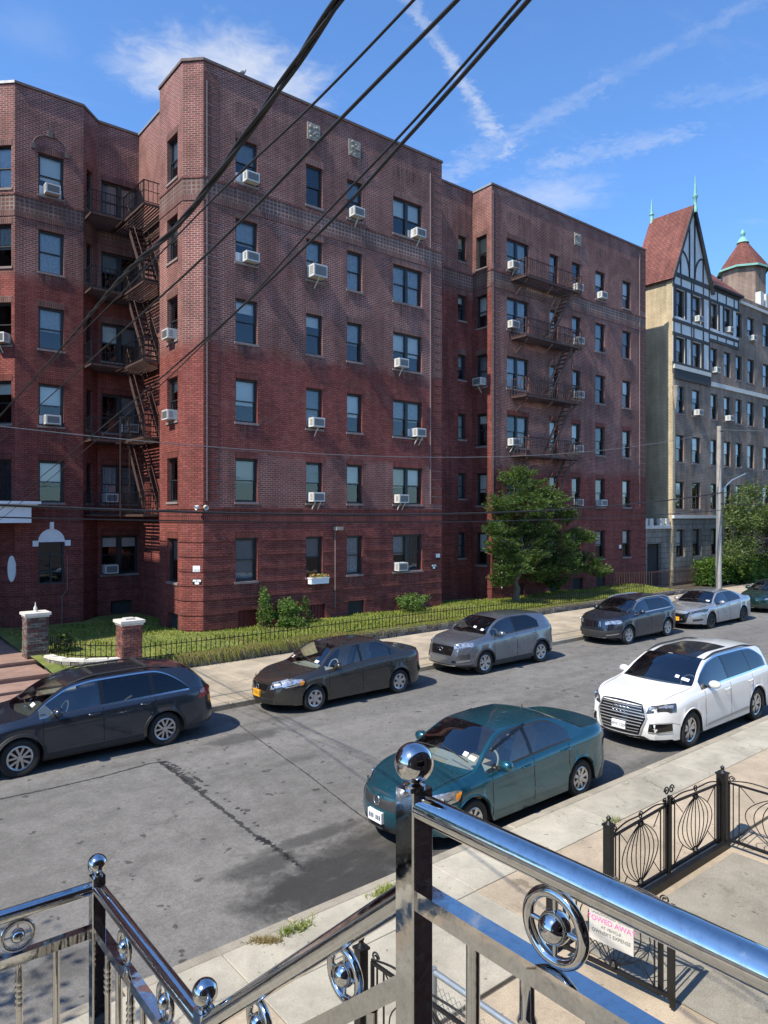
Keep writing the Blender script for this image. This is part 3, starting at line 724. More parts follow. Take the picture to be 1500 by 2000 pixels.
for wl, _ in VIS:
    red = 11.0 if wl in (Wf, Ws, Wch, Ws2) else (14.0 if wl in (Wl, Wlf, Wlc, Wct) else (16 if wl in (Wr, Wrt, We) else 7.2))
    e = .0
    # coping
    mb = MB(); mb.obox(wl.pt(wl.L / 2, ROOF + .03, -.12), wl.d * (wl.L / 2 + .02), wl.n * .17, V((0, 0, .05)))
    mb.build('coping', 'coping_metal' if wl in (Ws2, Wrt, Wl) else 'coping', bld)
    # woven band below the top windows, with string courses and a soldier row
    zt = ROWT[5] - WH - .10; zb = ROWT[4] + .30
    def cut(z0, z1, name, mat, proud, v0=None):
        segs = [(0, wl.L)]
        for h in wl.holes:
            if h[2] < z1 + .02 and h[3] > z0 - .02:
                ns = []
                for a, b in segs:
                    if h[1] <= a or h[0] >= b: ns.append((a, b)); continue
                    if h[0] - .07 > a: ns.append((a, h[0] - .07))
                    if h[1] + .07 < b: ns.append((h[1] + .07, b))
                segs = ns
        for a, b in segs:
            if b - a > .05: wl.strip(name, mat, bld, a + .001, b - .001, z0, z1, proud, v0)
    cut(zb + .24, zt - .16, 'woven_band', 'brick_weave', .006)
    cut(zt - .16, zt - .08, 'string_course', 'brick_course', .03)
    cut(zb, zb + .225, 'soldier_course', 'brick_soldier', .022, zb)
    # lower belt at the first floor
    cm = 'brick_course_red'
    cut(4.99, 5.07, 'string_course', cm, .035); cut(4.52, 4.745, 'soldier_course', 'brick_soldier_red', .02, 4.52); cut(4.76, 4.98, 'woven_band', 'brick_course_red', .012)
    # banded ground floor: proud bands with grooves between
    z = .62
    while z < 4.3:
        cut(z, z + .085, 'band_course', cm, .022); z += .53
    # brick quoins
    if wl in (Wf, Wg):
        z = 5.3
        while z < 20.6:
            for a, b in ((.02, .55), (wl.L - .62, wl.L - .02)):
                if not (zb - .3 < z < zt + .2): wl.strip('quoin', 'brick_course' if z > red else 'brick_course_red', bld, a, b, z, z + .31, .014)
            z += .39
# thin raised edge line on the front corners
for wl, u in ((Wf, .12), (Wf, Wf.L - .75), (Wg, .07), (Wg, Wg.L - .7)):
    wl.strip('edge_moulding', 'sill_stone', bld, u, u + .035, 5.3, 20.9 if wl is Wg else 20.5, .03)
# carved stone panels near the parapet
for wl, pa, py in ((Wf, 612, 259), (Wf, 692, 291), (Wg, 1128, 468)):
    u, z = wl.px(pa, py); mb = MB(); r1 = random.Random(int(pa))
    mb.obox(wl.pt(u, z, .01), wl.d * .30, wl.n * .03, V((0, 0, .34)))
    for i in range(14):
        a, b = r1.uniform(-.22, .22), r1.uniform(-.26, .26); mb.ball(wl.pt(u + a, z + b, .04), r1.uniform(.03, .07), 8)
    mb.build('stone_panel', 'stone_relief', bld)
# arch moulding over the top left window
u, z = Wlf.px(98, 292); mb = MB()
mb.path([Wlf.pt(u + .62 * math.cos(R(a)), z + .50 * math.sin(R(a)), .02) for a in range(0, 181, 10)], .022, 6)
mb.box(*(lambda p: (p.x - .09, p.x + .09, p.y - .07, p.y + .02, z + .44, z + .72))(Wlf.pt(u, 0)))
for s in (-1, 1): mb.box(*(lambda p: (p.x - .08, p.x + .08, p.y - .06, p.y + .02, z - .16, z + .03))(Wlf.pt(u + .62 * s, 0)))
mb.build('arch_moulding', 'cement', bld)
# small service fittings
def conduit(wl, pts, r, mat):
    mb = MB(); mb.path([wl.pt(*wl.px(*p), .04) for p in pts], r, 6); return mb.build('conduit', mat, bld)
conduit(Wf, [(653.5, 1035), (653.5, 1188)], .018, 'sill_stone'); conduit(Wlf, [(131, 1085), (131, 1150), (121, 1165), (120, 1220)], .015, 'sill_stone')
conduit(Wg, [(979, 1045), (979, 1150)], .02, 'white_paint'); conduit(Wg, [(1117, 690), (1117, 770)], .02, 'coping')
def lamp(wl, px, py, nm, label, big):
    u, z = wl.px(px, py); p = wl.pt(u, z); o = tag(empty(nm, p), label, 'wall lamp')
    mb = MB(); mb.path([wl.pt(u, z, 0), wl.pt(u, z, .22)], .025, 8); mb.build('bracket', 'black_iron', o)
    mb = MB()
    if big:
        for s in (-1, 1): mb.lathe([(.02, 0), (.07, .04), (.095, .16), (.08, .16), (.02, .05)], 12, wl.pt(u + .10 * s, z - .02, .18), (wl.d * s * .6 + wl.n * .6 - V((0, 0, .35))))
        mb.build('lamp_head', 'ac_white', o, True, 40)
    else:
        mb.obox(wl.pt(u, z, .22), wl.d * .17, wl.n * .12, V((0, 0, .07))); mb.build('lamp_head', 'stone_relief', o)
lamp(Wch, 398, 988, 'floodlight', 'twin head white floodlight on the chamfered corner of the brick building', True)
lamp(Wf, 655, 1032, 'wall_light', 'small box light at the top of the conduit on the brick facade', False)
def plaque(wl, px, py, w, h, label, rows):
    u, z = wl.px(px, py); p = wl.pt(u, z); o = tag(empty('wall_sign', p), label, 'sign')
    mb = MB(); mb.obox(wl.pt(u, z, .012), wl.d * w / 2, wl.n * .01, V((0, 0, h / 2))); mb.build('plate', rows, o); return o, u, z
plaque(Wch, 384, 1111, .27, .22, 'plain white square sign on the chamfered brick corner', 'white_paint')
def no_sign(wl, px, py, w, h, label):
    o, u, z = plaque(wl, px, py, w, h, label, 'black_iron')
    for (a, b, c, e) in ((-.46, -.03, .08, .42), (.03, .46, .08, .42), (-.24, .24, -.36, .02)):
        mb = MB(); mb.face([wl.pt(u + a * w, z + c * h, .026), wl.pt(u + b * w, z + c * h, .026), wl.pt(u + b * w, z + e * h, .026), wl.pt(u + a * w, z + e * h, .026)]); mb.build('lettering_block', 'white_paint', o)
no_sign(Wch, 385, 1137, .33, .22, 'black sign with white lettering on the chamfered brick corner')
plaque(Wf, 855, 1087, .24, .26, 'small white sign by the right end of the brick front', 'white_paint')
no_sign(Wf, 847, 1107, .30, .24, 'small dark sign with white lettering near the building recess')
plaque(Wg, 1211, 1069, .2, .3, 'small white notice beside the last ground floor window', 'white_paint')
# ------------------------------------------------------------------ window air conditioners
def ac_meshes(w_, h_, d_, legs):
    c = MB(); x0, x1 = -w_ / 2, w_ / 2
    c.box(x0, x1, -d_, .1, 0, h_)
    for i in range(5):
        z = h_ * (.22 + .14 * i)
        for s in (x0 - .004, x1 + .004): c.box(s - .003, s + .003, -d_ + .06, -d_ * .35, z, z + h_ * .05, 1)
    g = MB(); g.box(x0 + .05, x1 - .05, -d_ - .006, -d_ + .01, .05, h_ - .05)
    for i in range(1, 9): z = .05 + (h_ - .1) * i / 9; g.box(x0 + .05, x1 - .05, -d_ - .012, -d_ - .004, z - .004, z + .004)
    lg = MB()
    if legs: lg.bar((0, -d_ * .8, .02), (0, .02, -.36), .035, .03)
    return c.mesh('casing', ['ac_white', 'ac_grille']), g.mesh('grille', 'ac_grille'), (lg.mesh('bracket', 'ac_white') if legs else None)
AC_S, AC_M, AC_L = ac_meshes(.54, .36, .30, 0), ac_meshes(.55, .37, .35, 1), ac_meshes(.64, .48, .46, 1)
FLOOR = ['ground', 'second', 'third', 'fourth', 'fifth', 'top']
COLD = {'f1': 'window column nearest the chamfered corner', 'f2': 'column above the flower box', 'f3': 'narrow column between flower box and paired windows', 'f4': 'paired windows beside the recess',
        's1': 'narrow side wall facing the court', 'l1': 'column above the white arch', 'l0': 'angled wall above the portico', 'c1': 'paired windows behind the court fire escape',
        't1': 'side wall inside the recess', 'g1': 'paired windows at the end of the street fire escape', 'g3': 'column at the stair end of the street fire escape', 'g4': 'second column from the far end of the building'}
def ac(key, k, side, kind, dz=0.0, legs=1):
    wl, u0, u1, z0, z1 = WIN[key, k]; wd = u1 - u0
    hw = .29 if kind is not AC_L else .33
    u = {'l': u0 + hw + .05, 'r': u1 - hw - .05, 'c': (u0 + u1) / 2}[side]
    if wd < 1.0: u = max(u0 + .2, min(u1 - .2, u))
    o = empty('air_conditioner', wl.pt(u, z0 + .055 + dz), wl.rz)
    if kind is not AC_L and key not in ('s1', 't1'):
        mb = MB(); a_, b_ = (u0 + .06 - u, u1 - .06 - u) if key not in ('f4', 'g1', 'c1') else ((u0 + .06 - u, (u0 + u1) / 2 - .09 - u) if side == 'l' else ((u0 + u1) / 2 + .09 - u, u1 - .06 - u))
        mb.box(a_, b_, .155, .165, .03, .36); place('side_panel', mb.mesh('side_panel', 'white_paint'), o, local=True)
    nm = 'casing grille bracket'.split()
    for n_, me in zip(nm, kind):
        if me is None: continue
        if n_ == 'bracket':
            for s in ((-.13, .13) if legs == 2 else (0,)): place(n_, me, o, (s, 0, 0), local=True)
        else: place(n_, me, o, local=True)
    tag(o, 'white window air conditioner, %s floor, %s' % (FLOOR[k], COLD[key]), 'air conditioner', 'window air conditioners on the brick building')
for a in (('f1', 5, 'r', AC_S), ('f1', 4, 'r', AC_S), ('f2', 4, 'c', AC_L), ('f3', 5, 'c', AC_M), ('f4', 5, 'r', AC_M), ('f4', 3, 'l', AC_M), ('f2', 2, 'c', AC_M), ('f4', 2, 'r', AC_M, 0, 2), ('f2', 1, 'c', AC_M, 0, 2),
          ('f4', 1, 'l', AC_M, 0, 2), ('f4', 0, 'l', AC_S), ('s1', 2, 'c', AC_S), ('s1', 3, 'c', AC_S), ('l1', 5, 'c', AC_S), ('l1', 2, 'c', AC_S), ('l0', 3, 'r', AC_M), ('c1', 0, 'l', AC_S), ('c1', 1, 'l', AC_S), ('c1', 2, 'r', AC_S),
          ('t1', 3, 'c', AC_M), ('g1', 5, 'l', AC_M), ('g1', 4, 'l', AC_S), ('g1', 2, 'l', AC_M, 0, 2), ('g3', 5, 'c', AC_S), ('g3', 4, 'c', AC_M), ('g3', 3, 'c', AC_M), ('g3', 2, 'c', AC_S), ('g3', 1, 'c', AC_S), ('g4', 5, 'c', AC_S), ('g4', 1, 'c', AC_S)): ac(*a)
# flower box
wl, u0, u1, z0, z1 = WIN['f2', 0]; fb = tag(empty('flower_box', wl.pt((u0 + u1) / 2, z0 - .3)), 'white window box with flowers under a ground floor window', 'flower box')
uc = (u0 + u1) / 2 + .08; mb = MB(); mb.obox(wl.pt(uc, z0 - .13, .18), wl.d * .42, wl.n * .13, V((0, 0, .12))); mb.obox(wl.pt(uc, z0 - .02, .18), wl.d * .44, wl.n * .15, V((0, 0, .02)))
mb.build('box', 'white_paint', fb)
mb = MB()
for s in (-.25, .25): mb.bar(wl.pt(uc + s, z0 - .25, .25), wl.pt(uc + s, z0 - .45, .01), .03, .03)
mb.build('bracket', 'coping', fb)
plain('petal', (.55, .22, .08), .7, 0, .5, 30)
mb = MB()
for i in range(260):
    p = wl.pt(uc + rnd.uniform(-.4, .4), z0 + rnd.uniform(-.02, .13), .18 + rnd.uniform(-.12, .14)); a = V((rnd.gauss(0, 1), rnd.gauss(0, 1), rnd.gauss(0, 1))).normalized() * .03; b = a.orthogonal() * .7
    mb.face([p - a, p + b, p + a, p - b], 0 if i % 3 else 1)
stuff(mb.build('flowers', ['leaf_shrub', 'petal'], fb))

# ------------------------------------------------------------------ fire escapes
def grating(mb, x0, x1, y0, y1, z, along='x', step=.11):
    for (a, b) in ((y0, y0 + .05), (y1 - .05, y1)): mb.box(x0, x1, a, b, z - .09, z)
    for (a, b) in ((x0, x0 + .05), (x1 - .05, x1)): mb.box(a, b, y0 + .05, y1 - .05, z - .09, z)
    if along == 'x':
        n = int((y1 - y0) / step)
        for i in range(1, n): y = y0 + (y1 - y0) * i / n; mb.box(x0 + .05, x1 - .05, y - .03, y + .03, z - .03, z - .008)
    else:
        n = int((x1 - x0) / step)
        for i in range(1, n): x = x0 + (x1 - x0) * i / n; mb.box(x - .03, x + .03, y0 + .05, y1 - .05, z - .03, z - .008)
BALM = None
def railing(parent, pts, z, h=.86, step=.16, mat='rust_iron'):
    global BALM
    if BALM is None:
        m_ = MB(); m_.box(-.008, .008, -.008, .008, .04, .84); BALM = {}
    if mat not in BALM:
        m_ = MB(); m_.box(-.009, .009, -.009, .009, .04, .85); BALM[mat] = m_.mesh('baluster', mat)
    mb = MB()
    for a, b in zip(pts, pts[1:]):
        mb.bar((*a, z + h), (*b, z + h), .035, .03); mb.bar((*a, z + .05), (*b, z + .05), .03, .025); mb.bar((*a, z + h * .55), (*b, z + h * .55), .02, .02)
    for a in pts: mb.box(a[0] - .022, a[0] + .022, a[1] - .022, a[1] + .022, z - .08, z + h + .015)
    r = mb.build('railing', mat, parent)
    for a, b in zip(pts, pts[1:]):
        A, B = V((*a, 0)), V((*b, 0)); n = max(1, int((B - A).length / step))
        for i in range(1, n):
            p = A.lerp(B, i / n); place('baluster', BALM[mat], r, (p.x, p.y, z))
def stairs(parent, top, bot, side, width, n, mat='rust_iron'):
    """top, bot: points of one stringer; side: unit vector across"""
    top, bot, side = V(top), V(bot), V(side)
    for s in (0, width):
        mb = MB(); mb.bar(top + side * s, bot + side * s, .02, .16); mb.build('stringer', mat, parent)
        mb = MB(); mb.path([top + side * s + V((0, 0, .82)), bot + side * s + V((0, 0, .82))], .016, 6)
        mb.path([top + side * s, top + side * s + V((0, 0, .82))], .014, 6); mb.path([bot + side * s, bot + side * s + V((0, 0, .82))], .014, 6); mb.build('handrail', mat, parent)
    d = (bot - top); d.z = 0; d.normalize(); tm = MB(); c = side * width / 2
    tm.obox(c, side * width / 2, d * .10, V((0, 0, .012))); me = tm.mesh('tread', mat)
    for i in range(1, n): place('tread', me, parent, top.lerp(bot, i / n))
# street fire escape
fe = tag(empty('fire_escape', (30, 23.5, 4.5)), 'rust brown iron fire escape with balconies on the far block, above the tree', 'fire escape')
FX0, FX1, FY0, FY1 = 27.75, 32.35, 23.02, 23.97
for k in range(1, 6):
    z = ROWT[k] - WH - .42; mb = MB(); grating(mb, FX0, FX1, FY0, FY1, z)
    for x in (FX0 + .3, (FX0 + FX1) / 2, FX1 - .3): mb.bar((x, FY0 + .1, z - .09), (x, FY1, z - .75), .03, .05)
    mb.build('platform', 'rust_iron', fe)
    railing(fe, [(FX0 + .02, FY1), (FX0 + .02, FY0 + .02), (FX1 - .02, FY0 + .02), (FX1 - .02, FY1)], z)
    if k > 1: stairs(fe, (31.7, 23.12, z), (29.75, 23.12, z - 2.985), (0, 1, 0), .5, 12)
# court fire escape
fe = tag(empty('fire_escape', (9.9, 29, 4.5)), 'dark iron fire escape with stairs climbing the shaded court of the brick building', 'fire escape')
for k in range(1, 6):
    z = ROWT[k] - WH - .45; mb = MB()
    grating(mb, 8.62, 9.92, 28.95, 30.5, z, 'x'); grating(mb, 9.93, 11.06, 26.85, 30.5, z - .002, 'y'); mb.build('platform', 'rust_iron', fe)
    railing(fe, [(8.64, 29.9), (8.64, 28.97), (9.90, 28.97), (9.95, 26.88), (11.04, 26.88)], z, mat='black_iron')
    if k > 1: stairs(fe, (10.15, 29.3, z), (10.15, 27.3, z - 2.985), (1, 0, 0), .55, 12, 'rust_iron')
mb = MB(); za, zb_ = ROWT[2] - WH + .5, ROWT[1] - WH - .6
for x in (9.72, 10.08): mb.box(x - .02, x + .02, 28.80, 28.84, zb_, za)
lad = mb.build('drop_ladder', 'rust_iron', fe)
tm = MB(); tm.box(-.16, .16, -.01, .01, -.012, .012); me = tm.mesh('rung', 'rust_iron')
for i in range(14): place('rung', me, lad, (9.9, 28.82, zb_ + .1 + (za - zb_ - .2) * i / 13))

# ------------------------------------------------------------------ half timbered building beyond
brick_mat('brick_brown', (.24, .15, .115), (.16, .105, .085), (.37, .31, .245), bw=.26, rh=.10, mortar=.02, stain=.4)
brick_mat('brick_cream', (.52, .42, .265), (.45, .365, .23), (.47, .39, .28), bw=.26, rh=.10, mortar=.014, stain=.3)
brick_mat('stone_ashlar', (.26, .24, .21), (.21, .19, .16), (.14, .13, .11), bw=.7, rh=.34, mortar=.02, stain=.4)
plain('stucco', (.60, .61, .60), .9, 0, .1, 2, .3, 30, dirt=((.3, .3, .29, 1), .4))
plain('timber', (.035, .034, .035), .75, 0, .25, 5, .3)
brick_mat('roof_tile', (.23, .085, .066), (.17, .062, .05), (.08, .035, .03), bw=.28, rh=.17, mortar=.014, stain=.45)
plain('copper_green', (.19, .40, .34), .7, .1, .15, 5)
tb = tag(empty('tudor_building', (43.5, 24, .3)), 'half timbered apartment building with steep red tiled gable and green finials beyond the gap', 'building')
TS = Wall((43.5, 38), (43.5, 24.0), .1, 20.6); TF = Wall((43.5, 24.0), (64.0, 24.0), .1, 20.85); TG = Wall((43.5, 24.0), (48.4, 24.0), .1, 20.6)
TR = [19.57, 16.45, 13.27, 10.08, 7.0, 3.85]
TCOL = [(1320, 1336), (1352, 1368), (1388, 1401), (1414, 1427), (1437, 1449), (1460, 1473), (1490, 1503)]
TW = {}
for ci, (a, b) in enumerate(TCOL):
    u0, u1 = TF.px(a)[0], TF.px(b)[0]
    for ri, zt in enumerate(TR):
        TW[ci, ri] = (TF, u0, u1, zt - 1.78, zt)
        window(TF, tb, u0, u1, zt - 1.78, zt, rd=rw, lintel=None, sill=ri > 1 or ci > 3)
TF.build('wall', 'brick_brown', tb)
TS.build('wall', 'brick_cream', tb)
mb = MB(); mb.face([(43.5, 24, 20.55), (64, 24, 20.55), (64, 40, 20.55), (43.5, 40, 20.55)]); mb.face([(64, 40, .1), (43.5, 38, .1), (43.5, 38, 20.55), (64, 40, 20.55)]); mb.build('roof_deck', 'cement', tb)
# corner quoin strip, ground floor stone and cornices
TF.strip('corner_strip', 'brick_cream', tb, .0, .28, 4.9, 14.0, .03); TS.strip('corner_strip', 'brick_cream', tb, TS.L - .4, TS.L, 4.9, 20.4, .04)
TF.holes_ = None
def tcut(z0, z1, u0, u1, name, mat, proud):
    segs = [(u0, u1)]
    for h in TF.holes:
        if h[2] < z1 and h[3] > z0:
            ns = []
            for a, b in segs:
                if h[1] <= a or h[0] >= b: ns.append((a, b)); continue
                if h[0] - .03 > a: ns.append((a, h[0] - .03))
                if h[1] + .03 < b: ns.append((h[1] + .03, b))
            segs = ns
    for a, b in segs:
        if b - a > .06: TF.strip(name, mat, tb, a, b, z0, z1, proud)
tcut(.4, 2.05, 0, 9, 'stone_base', 'stone_ashlar', .05); tcut(2.05, 3.87, 0, 9, 'stone_base', 'stone_ashlar', .05); tcut(3.87, 4.6, 0, 9, 'stone_base', 'stone_ashlar', .05)
TF.strip('cornice', 'stone_white', tb, -.1, 5.6, 4.6, 4.82, .18)
TF.strip('cornice', 'stone_white', tb, 5.0, 20, 13.75, 14.05, .10); TF.strip('cornice', 'stone_white', tb, 9.3, 20, 20.3, 20.5, .12)
# half timber: stucco sheets and beams
def stucco(z0, z1, u0, u1): tcut(z0, z1, u0, u1, 'stucco_panel', 'stucco', .03)
for z0, z1 in ((14.6, TR[1] - 1.78), (TR[1] - 1.78, TR[1]), (TR[1], TR[0] - 1.78), (TR[0] - 1.78, TR[0]), (TR[0], 20.6)): stucco(z0, z1, 0, 4.9)
for z0, z1 in ((17.0, TR[0] - 1.78), (TR[0] - 1.78, TR[0]), (TR[0], 20.6)): stucco(z0, z1, 4.9, 9.2)
TF.strip('slate_apron', 'timber', tb, .05, 4.9, 13.7, 14.35, .10); TF.strip('cornice', 'stone_white', tb, .05, 4.9, 14.35, 14.62, .13)
def beam(u0, u1, z0, z1, pr=.07): TF.strip('beam', 'timber', tb, u0, u1, z0, z1, pr)
for zz_ in ((20.35, 20.65), (19.62, 19.85), (17.38, 17.6), (16.5, 16.72), (14.62, 14.8)): beam(0.0, 4.9, *zz_)
for zz_ in ((20.4, 20.62), (19.6, 19.8), (17.35, 17.55), (16.85, 17.05)): beam(4.9, 9.2, *zz_)
for i, u in enumerate((.02, .95, 2.3, 2.6, 3.9, 4.72)):
    w_ = .11
    for a, b in ((14.8, 16.5), (16.72, 17.38), (17.6, 19.62), (19.85, 20.35)):
        if any(h[0] - .02 < u + w_ and h[1] + .02 > u and h[2] < b and h[3] > a for h in TF.holes): continue
        beam(u, u + w_, a, b)
for h in list(TF.holes):
    if h[2] > 14 and h[1] < 4.9 or h[2] > 17 and h[1] < 9.2:
        for a, b in ((h[0] - .27, h[0] - .035), (h[1] + .035, h[1] + .27)):
            beam(a, b, h[2] - .02, h[3] + .05, .06)
for u in (5.9, 7.2, 8.4, 9.05):
    for a, b in ((17.05, 17.35), (19.8, 20.4)): beam(u, u + .10, a, b)
# gable
AP = V((45.95, 24, 25.5)); mb = MB()
mb.face([(43.5, 23.99, 20.6), (48.4, 23.99, 20.6), (45.95, 23.99, 25.5)]); gb = mb.build('gable', 'stucco', tb)
def gbeam(a, b, w_=.11):
    mb = MB(); mb.bar((43.5 + a[0], 23.965, a[1]), (43.5 + b[0], 23.965, b[1]), .07, w_); mb.build('beam', 'timber', tb)
gbeam((2.1, 20.65), (2.1, 24.6)); gbeam((2.8, 20.65), (2.8, 24.6)); gbeam((.95, 20.65), (.95, 22.3)); gbeam((3.95, 20.65), (3.95, 22.3))
for s in (-1, 1):
    pts = [(2.45 + s * (.4 + 1.3 * math.sin(R(a))), 20.75 + 1.9 * math.cos(R(a))) for a in range(0, 91, 15)]
    pts = [(2.45 + s * (1.45 - 1.1 * math.sin(R(a))), 22.25 - 1.55 * (1 - math.cos(R(a)))) for a in range(0, 91, 15)]
    for p, q_ in zip(pts, pts[1:]): gbeam(p, q_, .11)
def roof_quad(mb, a, b, c, d):
    a, b, c, d = map(V, (a, b, c, d)); L = (b - a).length; H_ = (d - a).length
    mb.face([a, b, c, d], 0, [(0, 0), (L, 0), (L, H_), (0, H_)])
mb = MB(); ov = .22; yb = 27.0
roof_quad(mb, (43.5 - .25, yb, 20.1), (43.5 - .25, 24 - ov, 20.1), (45.95, 24 - ov, 25.55), (45.95, yb, 25.55))
roof_quad(mb, (48.4 + .25, 24 - ov, 20.1), (48.4 + .25, yb, 20.1), (45.95, yb, 25.55), (45.95, 24 - ov, 25.55))
mb.face([(43.25, yb, 20.1), (45.95, yb, 25.55), (48.65, yb, 20.1)], 0, [(0, 0), (2.7, 5.4), (5.4, 0)])
mb.build('gable_roof', 'roof_tile', tb)
mb = MB(); roof_quad(mb, (43.3, 24 - ov, 20.05), (43.3, yb, 20.05), (45.95, yb, 25.40), (45.95, 24 - ov, 25.40)); roof_quad(mb, (48.6, yb, 20.05), (48.6, 24 - ov, 20.05), (45.95, 24 - ov, 25.40), (45.95, yb, 25.40))
mb.build('roof_soffit', 'timber', tb)
mb = MB(); mb.bar((43.25, 24 - ov, 20.05), (45.95, 24 - ov, 25.5), .06, .22); mb.bar((48.65, 24 - ov, 20.05), (45.95, 24 - ov, 25.5), .06, .22); mb.build('bargeboard', 'timber', tb)
mb = MB(); roof_quad(mb, (48.4, 24 - .35, 20.75), (52.9, 24 - .35, 20.75), (52.2, 26.2, 23.2), (47.5, 26.2, 23.2)); mb.face([(52.9, 23.65, 20.75), (52.9, 26.2, 20.75), (52.2, 26.2, 23.2)], 0, [(0, 0), (2, 0), (2, 2)]); mb.build('lean_roof', 'roof_tile', tb)
TF.strip('eave', 'timber', tb, 4.9, 9.4, 20.62, 20.76, .34)
def finial(x, y, z, h):
    mb = MB(); mb.lathe([(.14, -.3), (.16, 0), (.10, .1), (.12, h * .30), (.17, h * .33), (.17, h * .37), (.10, h * .40), (.06, h * .7), (.012, h)], 10, (x, y, z)); mb.build('finial', 'copper_green', tb, True, 40)
finial(45.95, 23.75, 25.3, 2.2); finial(45.95, 26.9, 25.3, 1.7)
# carved bracket on the corner
mb = MB(); mb.lathe([(.04, -.9), (.13, -.3), (.19, .1), (.15, .35), (.22, .5), (.22, .6), (.04, .62)], 10, (43.6, 23.86, 12.6)); mb.build('corner_ornament', 'stone_relief', tb, True, 45)
# turret
tx, ty, tz = 61.2, 27.5, 25.4
mb = MB(); n = 8
ring = lambda r, z: [(tx + r * math.cos(6.2832 * i / n + .2), ty + r * math.sin(6.2832 * i / n + .2), z) for i in range(n)]
b0, t0, e0 = ring(1.75, 19), ring(1.75, tz), ring(2.05, tz - .05)
for i in range(n): j = (i + 1) % n; mb.face([b0[i], b0[j], t0[j], t0[i]], 0, [(i * 1.4, 0), (i * 1.4 + 1.4, 0), (i * 1.4 + 1.4, 6), (i * 1.4, 6)])
mb.build('turret_wall', 'brick_brown', tb)
mb = MB()
for i in range(n): j = (i + 1) % n; mb.face([e0[i], e0[j], (tx, ty, tz + 2.9)], 0, [(0, 0), (1.6, 0), (.8, 3.4)])
mb.build('turret_roof', 'roof_tile', tb)
mb = MB(); a0, a1 = ring(2.08, tz - .16), ring(2.08, tz)
for i in range(n): j = (i + 1) % n; mb.face([a0[i], a0[j], a1[j], a1[i]])
mb.face(a1); mb.build('turret_gutter', 'copper_green', tb)
mb = MB(); mb.lathe([(.5, 2.35), (.28, 2.75), (.1, 2.9), (.2, 3.1), (.2, 3.25), (.03, 3.5)], 10, (tx, ty, tz)); mb.build('finial', 'copper_green', tb, True, 40)
for i in range(3):
    mb = MB(); x = 56.4 + .95 * i; mb.box(x, x + .55, 24.0, 24.4, 20.85, 21.9); mb.build('merlon', 'stone_white', tb)
for (ci, ri, nm) in ((1, 0, 'under the gable'), (3, 0, 'under the low tiled eave'), (2, 1, 'below the half timbered storey'), (1, 2, 'below the slate apron'), (5, 0, 'beside the downpipe, top floor'), (3, 2, 'behind the utility pole top')):
    WIN['T', ci * 10 + ri] = TW[ci, ri]; wl, u0, u1, z0, z1 = TW[ci, ri]
    o = empty('air_conditioner', wl.pt((u0 + u1) / 2, z0 + .05), wl.rz)
    for n_, me in zip(('casing', 'grille'), AC_M): place(n_, me, o, local=True)
    tag(o, 'white window air conditioner on the half timbered building, ' + nm, 'air conditioner', 'window air conditioners on the tudor building')
# gate wall between the two buildings
gw = tag(empty('gate_wall', (41.9, 25.4, .3)), 'small stone gatehouse wall with dark arched door in the gap between buildings', 'wall')
GWL = Wall((40.32, 24.2), (43.48, 24.2), .1, 4.15); ga, gb_ = GWL.px(1264)[0], GWL.px(1292)[0]; GWL.holes.append((ga, gb_, .3, 3.0)); GWL.build('wall', 'stone_ashlar', gw)
mb = MB(); mb.box(40.32 + ga - .1, 40.32 + gb_ + .1, 24.5, 24.55, .3, 3.1); mb.build('door', 'room_dark', gw)
for x in (40.35, 41.0, 42.3, 42.95): mb = MB(); mb.box(x, x + .38, 24.1, 24.4, 4.15, 4.6); mb.build('merlon', 'stone_white', gw)
mb = MB(); mb.box(40.34, 43.46, 24.06, 24.2, 3.95, 4.15); mb.build('string_course', 'stone_white', gw)
# ================================================================== parked cars
def pchip(pts):
    X = [p[0] for p in pts]; Y = [p[1] for p in pts]; n = len(X); d = [(Y[i + 1] - Y[i]) / (X[i + 1] - X[i]) for i in range(n - 1)]
    m = [d[0]] + [0 if d[i - 1] * d[i] <= 0 else 2 * d[i - 1] * d[i] / (d[i - 1] + d[i]) for i in range(1, n - 1)] + [d[-1]]
    def f(x):
        if x <= X[0]: return Y[0]
        if x >= X[-1]: return Y[-1]
        i = max(j for j in range(n - 1) if X[j] <= x); h = X[i + 1] - X[i]; t = (x - X[i]) / h
        return (2 * t**3 - 3 * t * t + 1) * Y[i] + (t**3 - 2 * t * t + t) * h * m[i] + (-2 * t**3 + 3 * t * t) * Y[i + 1] + (t**3 - t * t) * h * m[i + 1]
    return f
def carpaint(name, col, metal=.6, rough=.28):
    m, t, b = newmat(name)
    P = t.n('ShaderNodeTexCoord').outputs['Object']
    k = t.ramp(t.noise(P, 1.3, 3, .5), .3, .7, .97, 1.03)
    c = t.mix(1.0, (*col, 1), t.comb(k, k, k), 'MULTIPLY')
    c = t.mix(t.m('MULTIPLY', t.ramp(t.sep(P)[2], .18, .55, 1, 0), t.ramp(t.noise(P, 3, 4, .6), .3, .8, .1, .4)), c, (.16, .145, .125, 1))
    t.put(b.inputs['Base Color'], c); b.inputs['Metallic'].default_value = metal
    t.put(b.inputs['Roughness'], t.ramp(t.noise(P, 2, 3, .6), .3, .8, rough - .02, rough + .04))
    b.inputs['Coat Weight'].default_value = .9; b.inputs['Coat Roughness'].default_value = .05
plain('black_plastic', (.022, .022, .023), .6, 0, .2, 8, obj=True)
plain('gloss_black', (.008, .008, .009), .12, 0, .1, 5, obj=True)
plain('tyre', (.018, .018, .018), .85, 0, .25, 12, .3, 60, obj=True)
plain('rim_silver', (.55, .55, .56), .3, .85, .1, 9, obj=True)
plain('rim_dark', (.03, .03, .03), .5, .3, .1, 9, obj=True)
plain('chrome_trim', (.7, .71, .72), .15, 1, .06, 9, obj=True)
